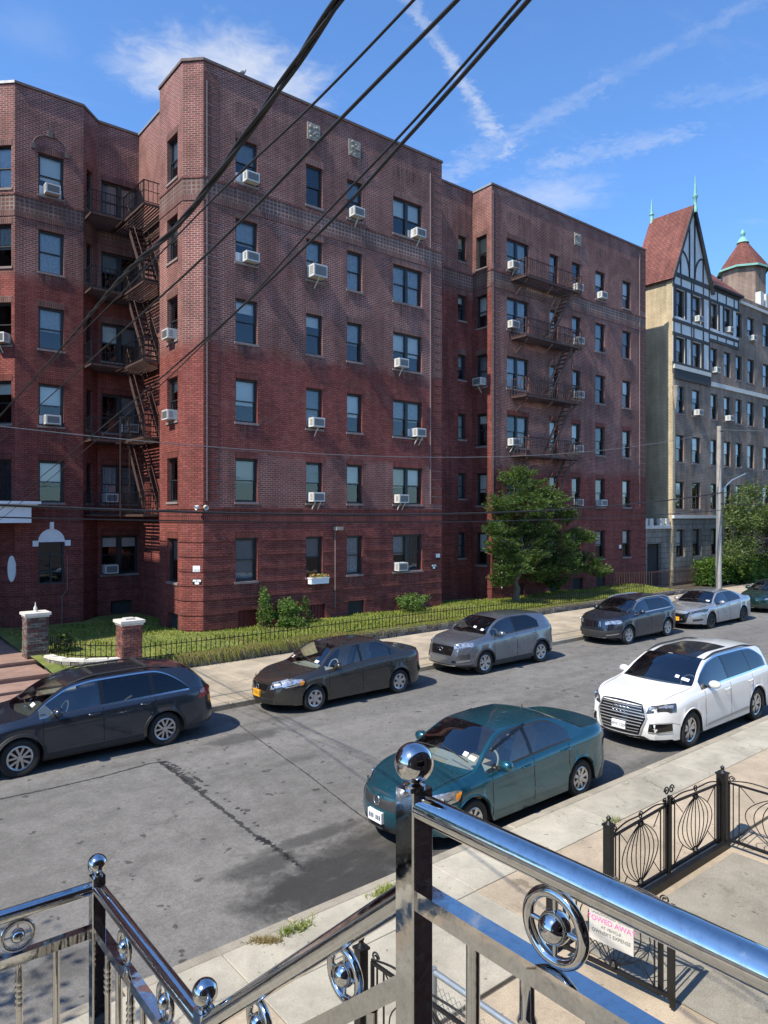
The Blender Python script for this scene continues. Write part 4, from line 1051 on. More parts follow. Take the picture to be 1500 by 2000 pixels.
plain('silver_trim', (.42, .42, .42), .35, .6, .08, 9, obj=True)
plain('lamp_clear', (.46, .47, .48), .10, .7, .55, 16, obj=True, coat=1)
plain('lamp_dark', (.05, .055, .06), .1, .3, .3, 18, obj=True, coat=1)
plain('lamp_amber', (.6, .22, .03), .25, 0, .2, 20, obj=True, coat=1)
plain('lamp_red', (.35, .012, .015), .15, 0, .2, 20, obj=True, coat=1)
plain('plate_white', (.7, .71, .72), .5, 0, .06, 30, obj=True)
plain('plate_yellow', (.75, .36, .02), .5, 0, .06, 30, obj=True)
plain('plate_ink', (.03, .04, .09), .6)
plain('seat_dark', (.06, .06, .065), .85, 0, .2, 8, obj=True)
plain('seat_tan', (.40, .34, .25), .85, 0, .2, 8, obj=True)
plain('dash_dark', (.075, .08, .085), .7, 0, .2, 8, obj=True)
plain('dash_grey', (.30, .31, .29), .8, 0, .1, 8, obj=True)
plain('paper', (.75, .76, .74), .8, 0, .05, 8, obj=True)
glass_mat('car_glass', (.78, .84, .81), .065, .01); glass_mat('car_glass_dark', (.12, .13, .14), .0, .01)

def make_car(S):
    L, W, ZR = S['L'], S['W'], S['H']; wb, fo = S['wb'], S['fo']; tr = S['tr']; xw = (fo, fo + wb); Ra = tr + S.get('gap', .055)
    x_mid = fo + wb / 2
    top = pchip(S['top']); belt = pchip(S['belt']); sill = S.get('sill', .21)
    xc, xr0, xr1, xd = S['glass']; roofz = max(p[1] for p in S['top'])
    W2m = W / 2
    pfr, prr = S.get('pf', .62), S.get('pr', .66)
    def half(x):
        w_ = W2m
        if x < 1.0: w_ *= 1 - (1 - pfr) * ((1.0 - x) / 1.0) ** 3.2
        if x > L - .8: w_ *= 1 - (1 - prr) * ((x - L + .8) / .8) ** 3.2
        return w_
    def zb(x):
        z = sill + (.0 if .35 < x < L - .35 else .03)
        for c in xw:
            if abs(x - c) < Ra: z = max(z, tr + math.sqrt(max(0, Ra * Ra - (x - c) ** 2)) * .98)
        return z
    xs = {round(L * i / 84, 4) for i in range(85)}
    for c in xw:
        xs |= {round(c + s * Ra * f, 4) for s in (-1, 1) for f in (1.0005, .999, .985, .95, .88, .78, .6, .4, .2)}
    xs |= {xc, xr0, xr1, xd, .02, .05, .09, L - .02, L - .05, L - .09}
    for a, b_ in S['sides']: xs |= {a, b_}
    xs = sorted(x for x in xs if 0 <= x <= L)
    out = []
    for x in xs:
        if not out or x - out[-1] > .004: out.append(x)
    xs = out
    FR = [.12, .36, .62, .86]; OF = [-.018, 0, -.019, -.012]
    bulge_f, bulge_r = S.get('bf', .16), S.get('br', .10)
    pf = pchip(S.get('fprof', [(.15, -.10), (.28, -.01), (.45, .03), (.60, .01), (.80, -.04), (1.1, -.10)])); prr_ = pchip(S.get('rprof', [(.15, -.10), (.3, -.01), (.5, .03), (.62, .0), (.9, -.03), (1.7, -.05)]))
    def warp(x, y, z, rowtop):
        y0 = half(0.0) ; y1 = half(L)
        f = max(0, 1 - x / 1.1) ** 1.6; g = max(0, 1 - (L - x) / .9) ** 1.6
        dx = -bulge_f * (1 - min(1, abs(y) / y0) ** 2.2) * f + bulge_r * (1 - min(1, abs(y) / y1) ** 2.2) * g
        dx += -pf(z) * max(0, 1 - x / .35) ** 1.3 + prr_(z) * max(0, 1 - (L - x) / .30) ** 1.3
        if rowtop:
            wgt = max(0, min(1, (x - (xc - .55)) / .5)) * max(0, min(1, (xr0 + .7 - x) / .7)); dx -= .14 * (1 - min(1, abs(y) / .75) ** 2) * wgt
            wgt = max(0, min(1, (x - (xr1 - .6)) / .6)) * max(0, min(1, (xd + .35 - x) / .35)); dx += .07 * (1 - min(1, abs(y) / .75) ** 2) * wgt
        return (x + dx - x_mid, y, z)
    def section(x):
        w_ = half(x); b0 = zb(x); zB = belt(x); zT = max(top(x), zB + .012); h = max(0, min(1, (zT - zB) / (roofz - zB)))
        pts = [(w_ - .10, b0), (w_ - .018, b0 + .005)]
        for i, (f, o) in enumerate(zip(FR, OF)):
            pts.append((w_ + o, max(sill + f * (zB - sill), b0 + .012 * (i + 1))))
        pts.append((w_ - .048, max(zB - .018, b0 + .07))); pts.append((w_ - .07, max(zB, b0 + .08)))
        yB, zBe = pts[-1]
        zRl = zBe + (zT - zBe) * (.90 if h > .15 else .55 + 2.3 * h); yR = yB - (.035 + S.get('tumble', .225) * h ** 1.1)
        xe = S['sides'][-1][1]; tpr = 1 - S.get('taper', .45) * max(0, min(1, (x - xe + S.get('tlen', .5)) / S.get('tlen', .5))) ** 2 if x <= xe + .02 else 1 - S.get('taper', .45) * max(0, 1 - (x - xe) / .3)
        for f in (.07, .5 * tpr, .90 * tpr, .95 * tpr, 1.0):
            bow = .022 * math.sin(math.pi * f) * h
            pts.append((yB + (yR - yB) * f + bow, zBe + (zRl - zBe) * f))
        for f in (.07, .28, .52, .77, 1.0):
            pts.append((yR * (1 - f), zRl + (zT - zRl) * (1 - (1 - f) ** 2.0)))
        return pts
    secs = [section(x) for x in xs]; K = len(secs[0])       # rows 0..16 : 7 belt, 8-10 glass, 11 rail, 12..16 roof
    verts = []; idx = {}
    for i, (x, s) in enumerate(zip(xs, secs)):
        for k, (y, z) in enumerate(s):
            for sd in (-1, 1):
                if k == K - 1 and sd == 1: idx[i, k, 1] = idx[i, k, -1]; continue
                idx[i, k, sd] = len(verts); verts.append(warp(x, y * sd, z, k >= 12))
    G = {'body': [], 'cladding': []}
    clad = S.get('clad', 0)
    def add(key, f): G.setdefault(key, []).append(f)
    for i in range(len(xs) - 1):
        xm = (xs[i] + xs[i + 1]) / 2
        for k in range(K - 1):
            for sd in (-1, 1):
                f = (idx[i, k, sd], idx[i + 1, k, sd], idx[i + 1, k + 1, sd], idx[i, k + 1, sd])
                if sd == 1: f = f[::-1]
                if len(set(f)) < 4: f = tuple(dict.fromkeys(f))
                key = 'body'
                if 8 <= k < 10:
                    for q_, (a, b_) in enumerate(S['sides']):
                        if a < xm < b_: key = 'side_window%d_%d' % (q_, sd)
                elif k >= 13:
                    if xc < xm < xr0: key = 'windshield'
                    elif xr1 < xm < xd: key = 'rear_window'
                if key == 'body' and (k == 10 or k == 7) and S['sides'][0][0] < xm < S['sides'][-1][1]: key = 'window_trim'
                if key == 'body' and 8 <= k < 10 and S['sides'][0][0] < xm < S['sides'][-1][1] - .02: key = 'pillar_trim'
                if key == 'body' and clad and k < clad: key = 'cladding'
                if key == 'body' and k == 0: key = 'cladding'
                add(key, f)
    for end, i in ((0, 0), (1, len(xs) - 1)):
        x = xs[i]; s = secs[i]; cols = list(range(7, K))
        cv = {}
        for sd in (-1, 1):
            for ci, kc in enumerate(cols):
                yc, zc = s[kc]; y6, z6 = s[7]; zbm = s[0][1]
                for j in range(8):
                    if ci == 0: cv[ci, j, sd] = idx[i, j, sd]; continue
                    if j == 7: cv[ci, j, sd] = idx[i, kc, sd]; continue
                    if kc == K - 1 and sd == 1: cv[ci, j, 1] = cv[ci, j, -1]; continue
                    yj, zj = s[j]; fz = (zj - zbm) / (z6 - zbm)
                    cv[ci, j, sd] = len(verts); verts.append(warp(x, yj * (yc / y6) * sd, zbm + fz * (zc - zbm), False))
            for ci in range(len(cols) - 1):
                for j in range(7):
                    f = (cv[ci, j, sd], cv[ci + 1, j, sd], cv[ci + 1, j + 1, sd], cv[ci, j + 1, sd])
                    if (sd == 1) == (end == 0): f = f[::-1]
                    if sd == -1 and end == 0: f = f[::-1]; f = f[::-1]
                    f = tuple(dict.fromkeys(f))
                    if len(f) > 2: add('cladding' if j < max(1, clad - (0 if end == 0 else 0)) and (j == 0 or clad) else 'body', f)
    allf = [f for v in G.values() for f in v]
    bvh = BVHTree.FromPolygons(verts, allf); ctr = V((0, 0, .7))
    bodyf = [f for k_, v in G.items() if 'window' not in k_ or k_ == 'window_trim' for f in v if k_ != 'windshield']
    def near(p, off):
        loc, nr, _, _ = bvh.find_nearest(V(p))
        c2 = V((loc.x * .8, 0, .65))
        if nr.dot(loc - c2) < 0: nr = -nr
        return loc + nr * off
    def hitf(y, z): 
        h = bvh.ray_cast(V((-6, y, z)), V((1, 0, 0))); return h[0] if h[0] else V((-L / 2, y, z))
    def hitr(y, z):
        h = bvh.ray_cast(V((6, y, z)), V((-1, 0, 0))); return h[0] if h[0] else V((L / 2, y, z))
    def hits(x, z, sd):
        h = bvh.ray_cast(V((x - x_mid, 4 * sd, z)), V((0, -sd, 0))); return h[0] if h[0] else V((x - x_mid, W / 2 * sd, z))
    def hitt(x, y):
        h = bvh.ray_cast(V((x - x_mid, y, 5)), V((0, 0, -1))); return h[0] if h[0] else V((x - x_mid, y, 1))
    T = {'f': hitf, 'r': hitr, 's': hits, 't': hitt}
    def P(c): return T[c[0]](*c[1:])
    root = empty(S['name'], (0, 0, 0)); pm = S['paint']
    def emit(key, name, mat, smooth=True, sharp=38, parent=None):
        fs = G.get(key, [])
        if not fs: return None
        mb = MB(); used = {}; 
        for f in fs:
            for v_ in f:
                if v_ not in used: used[v_] = len(mb.v); mb.v.append(verts[v_])
            mb.f.append(tuple(used[v_] for v_ in f)); mb.mi.append(0); mb.uv.append(None)
        return mb.build(name, mat, parent or root, smooth, sharp, local=True)
    body = emit('body', 'body', pm)
    bm = bmesh.new(); bm.from_mesh(body.data); bmesh.ops.recalc_face_normals(bm, faces=bm.faces); bm.to_mesh(body.data); bm.free()
    emit('cladding', 'lower_cladding', 'black_plastic'); emit('window_trim', 'window_trim', S.get('trim', 'black_plastic')); emit('pillar_trim', 'pillar', 'gloss_black')
    emit('windshield', 'windshield', 'car_glass'); emit('rear_window', 'rear_window', S.get('rglass', 'car_glass'))
    for q_ in range(len(S['sides'])):
        for sd in (-1, 1): emit('side_window%d_%d' % (q_, sd), 'side_window', 'car_glass' if q_ == 0 else S.get('rglass', 'car_glass'))
    def patch(name, mat, cs, nx=8, ny=4, off=.007, parent=None, mats=None):
        c = [P(q_) if isinstance(q_[0], str) else V(q_) for q_ in cs]; mb = MB(); g = []
        for j in range(ny + 1):
            for i in range(nx + 1):
                a = c[0].lerp(c[1], i / nx); b_ = c[3].lerp(c[2], i / nx); g.append(near(a.lerp(b_, j / ny), off))
        for j in range(ny):
            for i in range(nx):
                k = j * (nx + 1) + i; q4 = [g[k], g[k + 1], g[k + nx + 2], g[k + nx + 1]]
                n_ = (q4[1] - q4[0]).cross(q4[3] - q4[0])
                if n_.dot(q4[0] - V((q4[0].x * .8, 0, .65))) < 0: q4 = q4[::-1]
                mb.face(q4)
        bmv = mb.mesh(name, mat, True, 40)
        b2 = bmesh.new(); b2.from_mesh(bmv); bmesh.ops.remove_doubles(b2, verts=b2.verts, dist=.0005); b2.to_mesh(bmv); b2.free()
        return place(name, bmv, parent or root, local=True)
    # undertray and cabin floor close the shell
    mb = MB(); mb.box(-L / 2 + .35 + (L / 2 - x_mid), L - x_mid - .35, -W2m + .27, W2m - .27, .17, .50); mb.box(xw[0] - x_mid + Ra, xw[1] - x_mid - Ra, -W2m + .11, W2m - .11, .19, .42)
    mb.box(-x_mid + .5, xc - x_mid + .05, -W2m + .25, W2m - .25, .5, belt(.9) - .12); mb.build('underbody', 'black_plastic', root, local=True)
    dm = S.get('dash', 'dash_dark'); sm = S.get('seat', 'seat_dark'); zc = belt(xc + .3)
    mb = MB(); mb.box(xc - x_mid - .12, xc - x_mid + .52, -W2m + .13, W2m - .13, .55, zc - .035); mb.build('dashboard', dm, root, local=True)
    mb = MB(); mb.torus((xc - x_mid + .72, -.36, zc - .04), (-1, 0, .45), .18, .016, 20, 6); mb.build('steering_wheel', dm, root, local=True)
    for y in (-.37, .37):
        mb = MB(); x0 = xc - x_mid + 1.05
        mb.box(x0 - .1, x0 + .42, y - .25, y + .25, .42, .62); mb.bar((x0 + .45, y, .55), (x0 + .66, y, zc + .26), .46, .14); mb.box(x0 + .60, x0 + .72, y - .13, y + .13, zc + .26, zc + .44); mb.build('seat', sm, root, local=True)
    mb = MB(); x0 = xc - x_mid + 2.0
    mb.box(x0 - .1, x0 + .4, -.6, .6, .42, .64); mb.bar((x0 + .42, 0, .58), (x0 + .6, 0, zc + .2), 1.2, .14); mb.build('rear_seat', sm, root, local=True)
    # wheels
    tw = S.get('tw', .205); rr = tr * S.get('rimr', .66)
    ty = MB(); pr = [(rr, -tw / 2 + .01), (rr + .02, -tw / 2), (tr - .035, -tw / 2), (tr - .010, -tw / 2 + .025), (tr, -tw / 2 + .05), (tr, tw / 2 - .05), (tr - .010, tw / 2 - .025), (tr - .035, tw / 2), (rr + .02, tw / 2), (rr, tw / 2 - .01)]
    ty.lathe(pr, 36, ax=(0, 1, 0), closed=True); tym = ty.mesh('tyre', 'tyre', True, 35)
    rm = MB(); rm.lathe([(rr, .02), (rr + .004, -.085), (rr - .012, -.095), (rr - .035, -.085), (rr - .04, .02)], 32, ax=(0, 1, 0), mi=0)
    rm.lathe([(rr - .03, -.02), (.01, -.02)], 24, ax=(0, 1, 0), mi=1)
    ns = S.get('spokes', 5); tp = S.get('spoke_w', .07)
    for i in range(ns):
        for da in (S['pair'] * .5, -S['pair'] * .5) if S.get('pair') else (0,):
            a = 2 * math.pi * i / ns + .3; d0 = V((math.cos(a), 0, math.sin(a))); a2 = a + da; d1 = V((math.cos(a2), 0, math.sin(a2)))
            t0 = V((-math.sin(a2), 0, math.cos(a2))); p0 = d0 * .04 + V((0, -.078, 0)); p1 = d1 * (rr - .02) + V((0, -.088, 0))
            w0, w1 = tp * .42, tp * .5
            q4 = [p0 - t0 * w0, p0 + t0 * w0, p1 + t0 * w1, p1 - t0 * w1]; dn = V((0, .045, 0))
            rm.face(q4, 0); rm.face([q4[1], q4[1] + dn, q4[2] + dn, q4[2]], 0); rm.face([q4[0], q4[3], q4[3] + dn, q4[0] + dn], 0)
    rm.lathe([(.055, -.07), (.05, -.092), (.001, -.094)], 16, ax=(0, 1, 0), mi=0)
    # painted spokes
    rmm = rm.mesh('rim', [S.get('rim', 'rim_silver'), 'rim_dark'], True, 30)
    for c in xw:
        for sd in (-1, 1):
            o = place('wheel', tym, root, (c - x_mid, sd * (W2m - tw / 2 - .022), tr), 0 if sd < 0 else math.pi, local=True); place('rim', rmm, o, local=True)
    # arch flares, door seams and handles
    for sd in (-1, 1):
        if S.get('flare'):
            for c in xw:
                mb = MB(); prev = None
                for i in range(25):
                    a = R(-8 + 196 * i / 24); row = []
                    for rad in (Ra - .004, Ra + .05, Ra + .058):
                        x_ = c + rad * math.cos(a); z_ = tr + rad * math.sin(a) * .98; h = hits(x_, max(z_, .24), sd); row.append(V((h.x, h.y + sd * (.008 if rad < Ra + .055 else -.006), max(z_, .2))))
                    if prev:
                        for k in range(2): mb.face([prev[k], prev[k + 1], row[k + 1], row[k]])
                    prev = row
                mb.build('wheel_arch', 'black_plastic', root, True, local=True)
        for x_ in S['seams']:
            mb = MB(); prev = None; zt = belt(x_) - .02; z0_ = max(sill + .08, zb(x_) + .02)
            for i in range(10):
                z_ = z0_ + (zt - z0_) * i / 9; h = hits(x_, z_, sd); row = (h + V((-.006, sd * .0025, 0)), h + V((.006, sd * .0025, 0)))
                if prev: mb.face([prev[0], prev[1], row[1], row[0]])
                prev = row
            mb.build('door_seam', 'gloss_black', root, local=True)
        for x_ in S['handles']:
            z_ = belt(x_) - S.get('hdz', .10); h = hits(x_, z_, sd); mb = MB(); mb.path([h + V((-.1, sd * .0, 0)), h + V((-.08, sd * .03, .0)), h + V((.08, sd * .03, .005)), h + V((.1, 0, .005))], .016, 6); mb.build('door_handle', S.get('handle', pm), root, True, 50, local=True)
        # mirror
        x_ = S['sides'][0][0] + S.get('mx', .30); h = hits(x_, belt(x_) + .03, sd); mb = MB(); c = h + V((-.02, sd * .15, .06)); k0 = len(mb.v)
        mb.ball((0, 0, 0), 1, 14); mb.v[k0:] = [tuple(c + V((v_[0] * .075 + (.03 if v_[0] > 0.4 else 0), v_[1] * .125, v_[2] * .085))) for v_ in mb.v[k0:]]
        mir = mb.build('mirror', S.get('mirror', pm), root, True, 60, local=True)
        mb = MB(); mb.bar(h + V((0, -sd * .03, -.01)), c + V((0, 0, -.04)), .08, .04); mb.build('mirror_arm', 'black_plastic', mir, local=True)
    # bonnet shut lines
    for sd in (-1, 1):
        a = hitt(.32, sd * half(.32) * .80); b_ = hitt(xc - .03, sd * (W2m - .17)); mb = MB(); mb.path([near(a.lerp(b_, i / 14), .0005) for i in range(15)], .0045, 5); mb.build('bonnet_seam', 'gloss_black', root, local=True)
        x1_ = S['sides'][-1][1] + .12; a = hits(fo + .02 - Ra - .02, .56, sd); b_ = hits(.30, .62, sd); mb = MB(); mb.path([near(a.lerp(b_, i / 8), .0005) for i in range(9)], .004, 5); mb.build('bumper_seam', 'gloss_black', root, local=True)
    # lamps, grille and plates
    for sd in (-1, 1):
        fx = lambda q_: (q_[0], q_[1] * sd, q_[2]) if q_[0] in 'fr' else ((q_[0], q_[1], q_[2], sd) if q_[0] == 's' else (q_[0], q_[1], q_[2] * sd))
        for it in S['lights']:
            patch(it[0], it[1], [fx(q_) for q_ in it[2]], it[3] if len(it) > 3 else 8, 4, it[4] if len(it) > 4 else .007)
        hl = [i_ for i_ in S['lights'] if i_[0] == 'headlight'][0][2]
        cs = [P(fx(q_)) for q_ in hl]
        for f_ in (.28, .62):
            c_ = near((cs[0].lerp(cs[1], f_) + cs[3].lerp(cs[2], f_)) / 2, .012); hh_ = (cs[0] - cs[3]).length * .30; mb = MB(); mb.lathe([(hh_, .0), (hh_ * .95, -.012), (hh_ * .5, .006), (.004, .012)], 16, c_, (1, -sd * .35 * (1 if True else 0), -.1)); mb.build('lamp_bowl', 'lamp_dark' if f_ < .5 else 'chrome_trim', root, True, 40, local=True)
    for it in S['front']:
        patch(it[0], it[1], it[2], it[3] if len(it) > 3 else 10, 4, it[4] if len(it) > 4 else .006)
    if S.get('plate'):
        z_, mt, wr = S['plate']; h = hitf(S.get('plate_y', 0), z_); mb = MB(); mb.box(h.x - .03, h.x + .03, h.y - .155, h.y + .155, z_ - .078, z_ + .078)
        pl = mb.build('licence_plate', mt, root, local=True)
        if not wr:
            for i in range(7):
                if i == 3: continue
                mb = MB(); yy = h.y + (i - 3) * .038; mb.box(h.x - .0325, h.x - .029, yy - .012, yy + .012, z_ - .035, z_ + .03); mb.build('lettering_block', 'plate_ink', pl, local=True)
        if wr:
            me = text_mesh(wr, .085, 'plate_ink'); o = place('lettering', me, pl, (h.x - .032, h.y, z_ - .005), rot=(R(90), 0, R(-90)), local=True)
    for st in S.get('extra', ()): st(dict(root=root, patch=patch, hitt=hitt, hits=hits, hitf=hitf, near=near, x_mid=x_mid, belt=belt, L=L, W=W))
    # inspection stickers on the windshield
    for (fy, fz, w_, h_) in S.get('stickers', ((-.52, .12, .12, .07),)):
        xx = xc + (xr0 - xc) * fz; a = hitt(xx, fy); b_ = hitt(xx + .06, fy)
        patch('sticker', 'paper', [a + V((0, -w_ / 2, 0)), a + V((0, w_ / 2, 0)), b_ + V((0, w_ / 2, 0)), b_ + V((0, -w_ / 2, 0))], 2, 2, .003)
    if S.get('wipers', True):
        for y0_, y1_ in ((-.55, .02), (.05, .6)):
            a = hitt(xc + .05, y0_); b_ = hitt(xc + .09, y1_); mb = MB(); mb.path([near(a.lerp(b_, i / 6), .015) for i in range(7)], .009, 5); mb.build('wiper', 'black_plastic', root, local=True)
    # put it at the kerb
    (ax, ay), (bx, by) = S['contact']; pa, pb = onG(ax, ay), onG(bx, by); mid = (pa + pb) / 2
    yn = S.get('Y', mid.y + W / 2 - .03)
    root.location = (mid.x, yn, gz(mid.x)); root.rotation_euler = (0, -math.atan(.008), S.get('yaw', 0))
    tag(root, S['label'], 'car', 'cars parked along the street'); print('CAR', S['name'], pa, pb, (pb - pa).length, wb, root.location)
    return root
def roof_rails(mat, y, x0, x1, lift=.055):
    def f(c):
        for sd in (-1, 1):
            pts = []
            for i in range(13):
                t = i / 12; p = c['hitt'](x0 + (x1 - x0) * t, y * sd); pts.append(p + V((0, 0, lift * min(1, 4.5 * t, 4.5 * (1 - t)) - .01)))
            mb = MB(); mb.path(pts, .02, 8); mb.build('roof_rail', mat, c['root'], True, 60, local=True)
    return f
def cross_bars(c):
    for x in (2.35, 3.45):
        a, b = c['hitt'](x, -.55), c['hitt'](x + .05, .55); mb = MB(); mb.bar(a + V((0, 0, .06)), b + V((0, 0, .06)), .07, .025); mb.build('cross_bar', 'black_plastic', c['root'], local=True)
def ring_badge(n_, r, z, gap, mat='chrome_trim', y=0.0):
    def f(c):
        for i in range(n_):
            yy = y + (i - (n_ - 1) / 2) * gap; h = c['hitf'](yy, z); mb = MB(); mb.torus(h + V((-.014, 0, 0)), (1, 0, -.15), r, .009, 20, 6); mb.build('badge', mat, c['root'], True, local=True)
    return f
carpaint('paint_slate', (.040, .050, .068), .7); carpaint('paint_graphite', (.050, .047, .043), .6); carpaint('paint_steel', (.17, .19, .22), .7); carpaint('paint_ink', (.035, .042, .062), .7)
carpaint('paint_silver', (.36, .38, .41), .65); carpaint('paint_green', (.010, .040, .036), .6); carpaint('paint_white', (.64, .65, .645), .0, .3); carpaint('paint_teal', (.012, .085, .122), .6)
def sedan_top(L, hood0, hood1, xc, xr0, zr, xr1, xd, zd, ze):
    return [(0, hood0), (.10, hood0 + .045), (.5, hood0 + (hood1 - hood0) * .66), (xc, hood1), ((xc * .5 + xr0 * .5), hood1 + (zr - .035 - hood1) * .56), (xr0, zr - .035), (xr0 + .45, zr), (xr1 - .25, zr - .012), (xr1, zr - .06), ((xr1 + xd) / 2, zd + (zr - .06 - zd) * .52), (xd, zd), (L - .12, ze), (L, ze - .06)]
cars = []
# wagon at the left edge
make_car(dict(name='station_wagon', label='dark slate grey station wagon with roof rails and black lower cladding by the brick pillars', L=4.86, W=1.855, H=1.68, wb=2.745, fo=.96, tr=.35, paint='paint_slate', clad=2, sill=.26, flare=True, trim='chrome_trim', rglass='car_glass_dark', seat='seat_dark',
    top=[(0, .82), (.12, .90), (.6, 1.01), (1.12, 1.07), (1.5, 1.33), (1.92, 1.55), (2.4, 1.62), (3.2, 1.63), (4.1, 1.575), (4.32, 1.49), (4.66, 1.18), (4.8, 1.05), (4.86, 1.0)], belt=[(0, .78), (.9, .97), (1.6, 1.01), (3.6, 1.06), (4.5, 1.08), (4.86, .98)],
    glass=(1.14, 1.95, 4.2, 4.66), sides=[(1.30, 2.42), (2.50, 3.44), (3.52, 4.25)], seams=(1.36, 2.46, 3.50), handles=(2.28, 3.30), spokes=5, pair=.66, spoke_w=.042, rimr=.66, taper=.85, tlen=.75, contact=((42, 1521), (320, 1455)), pf=.68,
    lights=[('headlight', 'lamp_clear', [('f', .52, .72), ('s', .62, .80), ('s', .60, .90), ('f', .50, .84)]), ('tail_light', 'lamp_red', [('s', 4.42, .86), ('r', .55, .90), ('r', .55, 1.04), ('s', 4.50, 1.04)])],
    front=[('grille', 'gloss_black', [('f', -.42, .55), ('f', .42, .55), ('f', .46, .80), ('f', -.46, .80)])], plate=(.45, 'plate_white', ''), extra=[roof_rails('black_plastic', .56, 1.9, 4.05), cross_bars], stickers=((-.5, .12, .13, .08),)))
# dark sedan
make_car(dict(name='compact_sedan', label='dark brownish grey compact sedan with orange front plate beside the lawn', L=4.57, W=1.79, H=1.51, wb=2.685, fo=.93, tr=.315, paint='paint_graphite', seat='seat_tan', dash='dash_grey',
    top=sedan_top(4.57, .74, 1.00, 1.08, 1.82, 1.51, 3.15, 3.82, 1.12, 1.09), belt=[(0, .70), (.9, .90), (1.6, .945), (3.4, 1.03), (4.2, 1.05), (4.57, .98)],
    glass=(1.10, 1.85, 3.18, 3.82), sides=[(1.26, 2.34), (2.42, 3.32), (3.37, 3.52)], seams=(1.34, 2.38, 3.30), handles=(2.2, 3.18), spokes=6, spoke_w=.085, rimr=.66, contact=((617, 1390), (780, 1353)),
    lights=[('headlight', 'lamp_clear', [('f', .44, .60), ('s', .56, .70), ('s', .60, .82), ('f', .42, .76)]), ('side_marker', 'lamp_amber', [('s', .50, .68), ('s', .60, .70), ('s', .62, .78), ('s', .54, .80)], 4, .011), ('tail_light', 'lamp_red', [('s', 4.2, .80), ('r', .52, .80), ('r', .52, .98), ('s', 4.28, .98)])],
    front=[('grille', 'gloss_black', [('f', -.30, .56), ('f', .30, .56), ('f', .36, .70), ('f', -.36, .70)]), ('lower_intake', 'black_plastic', [('f', -.48, .28), ('f', .48, .28), ('f', .50, .38), ('f', -.50, .38)])],
    plate=(.48, 'plate_yellow', 'T'), extra=[ring_badge(1, .055, .63, .1)], stickers=((-.52, .10, .12, .07), (.55, .08, .12, .08))))
# small crossover
make_car(dict(name='compact_crossover', label='mid grey compact crossover with black wheel arches and winged grille badge', L=4.36, W=1.81, H=1.63, wb=2.595, fo=.88, tr=.345, paint='paint_steel', clad=2, sill=.27, flare=True, rglass='car_glass_dark',
    top=[(0, .92), (.10, .98), (.5, 1.06), (1.02, 1.14), (1.42, 1.40), (1.80, 1.56), (2.3, 1.63), (3.0, 1.62), (3.70, 1.555), (3.86, 1.48), (4.12, 1.20), (4.28, 1.06), (4.36, 1.0)], belt=[(0, .88), (.8, 1.03), (1.5, 1.06), (3.2, 1.13), (4.0, 1.16), (4.36, .98)],
    glass=(1.04, 1.82, 3.76, 4.12), sides=[(1.20, 2.26), (2.34, 3.42)], seams=(1.28, 2.30, 3.20), handles=(2.12, 3.12), hdz=.13, spokes=5, pair=.5, spoke_w=.06, rimr=.68, contact=((948, 1315), (1058, 1295)), pf=.70, bf=.12,
    lights=[('headlight', 'lamp_clear', [('f', .46, .80), ('s', .42, .86), ('s', .44, .97), ('f', .46, .92)]), ('fog_recess', 'black_plastic', [('f', .56, .50), ('s', .30, .52), ('s', .30, .66), ('f', .58, .62)]), ('bumper_trim', 'chrome_trim', [('f', .42, .40), ('s', .30, .47), ('s', .30, .50), ('f', .44, .47)], 8, .012), ('tail_light', 'lamp_red', [('s', 3.98, .98), ('r', .5, 1.0), ('r', .5, 1.12), ('s', 4.05, 1.14)])],
    front=[('grille', 'gloss_black', [('f', -.40, .60), ('f', .40, .60), ('f', .47, .86), ('f', -.47, .86)]), ('skid_plate', 'silver_trim', [('f', -.5, .27), ('f', .5, .27), ('f', .55, .34), ('f', -.55, .34)], 12, .012)],
    extra=[ring_badge(1, .06, .76, .1), lambda c: c['patch']('badge_wing', 'chrome_trim', [('f', -.40, .75), ('f', .40, .75), ('f', .40, .775), ('f', -.40, .775)], 12, 1, .014)], stickers=((-.5, .1, .1, .06), (-.2, .1, .1, .05))))
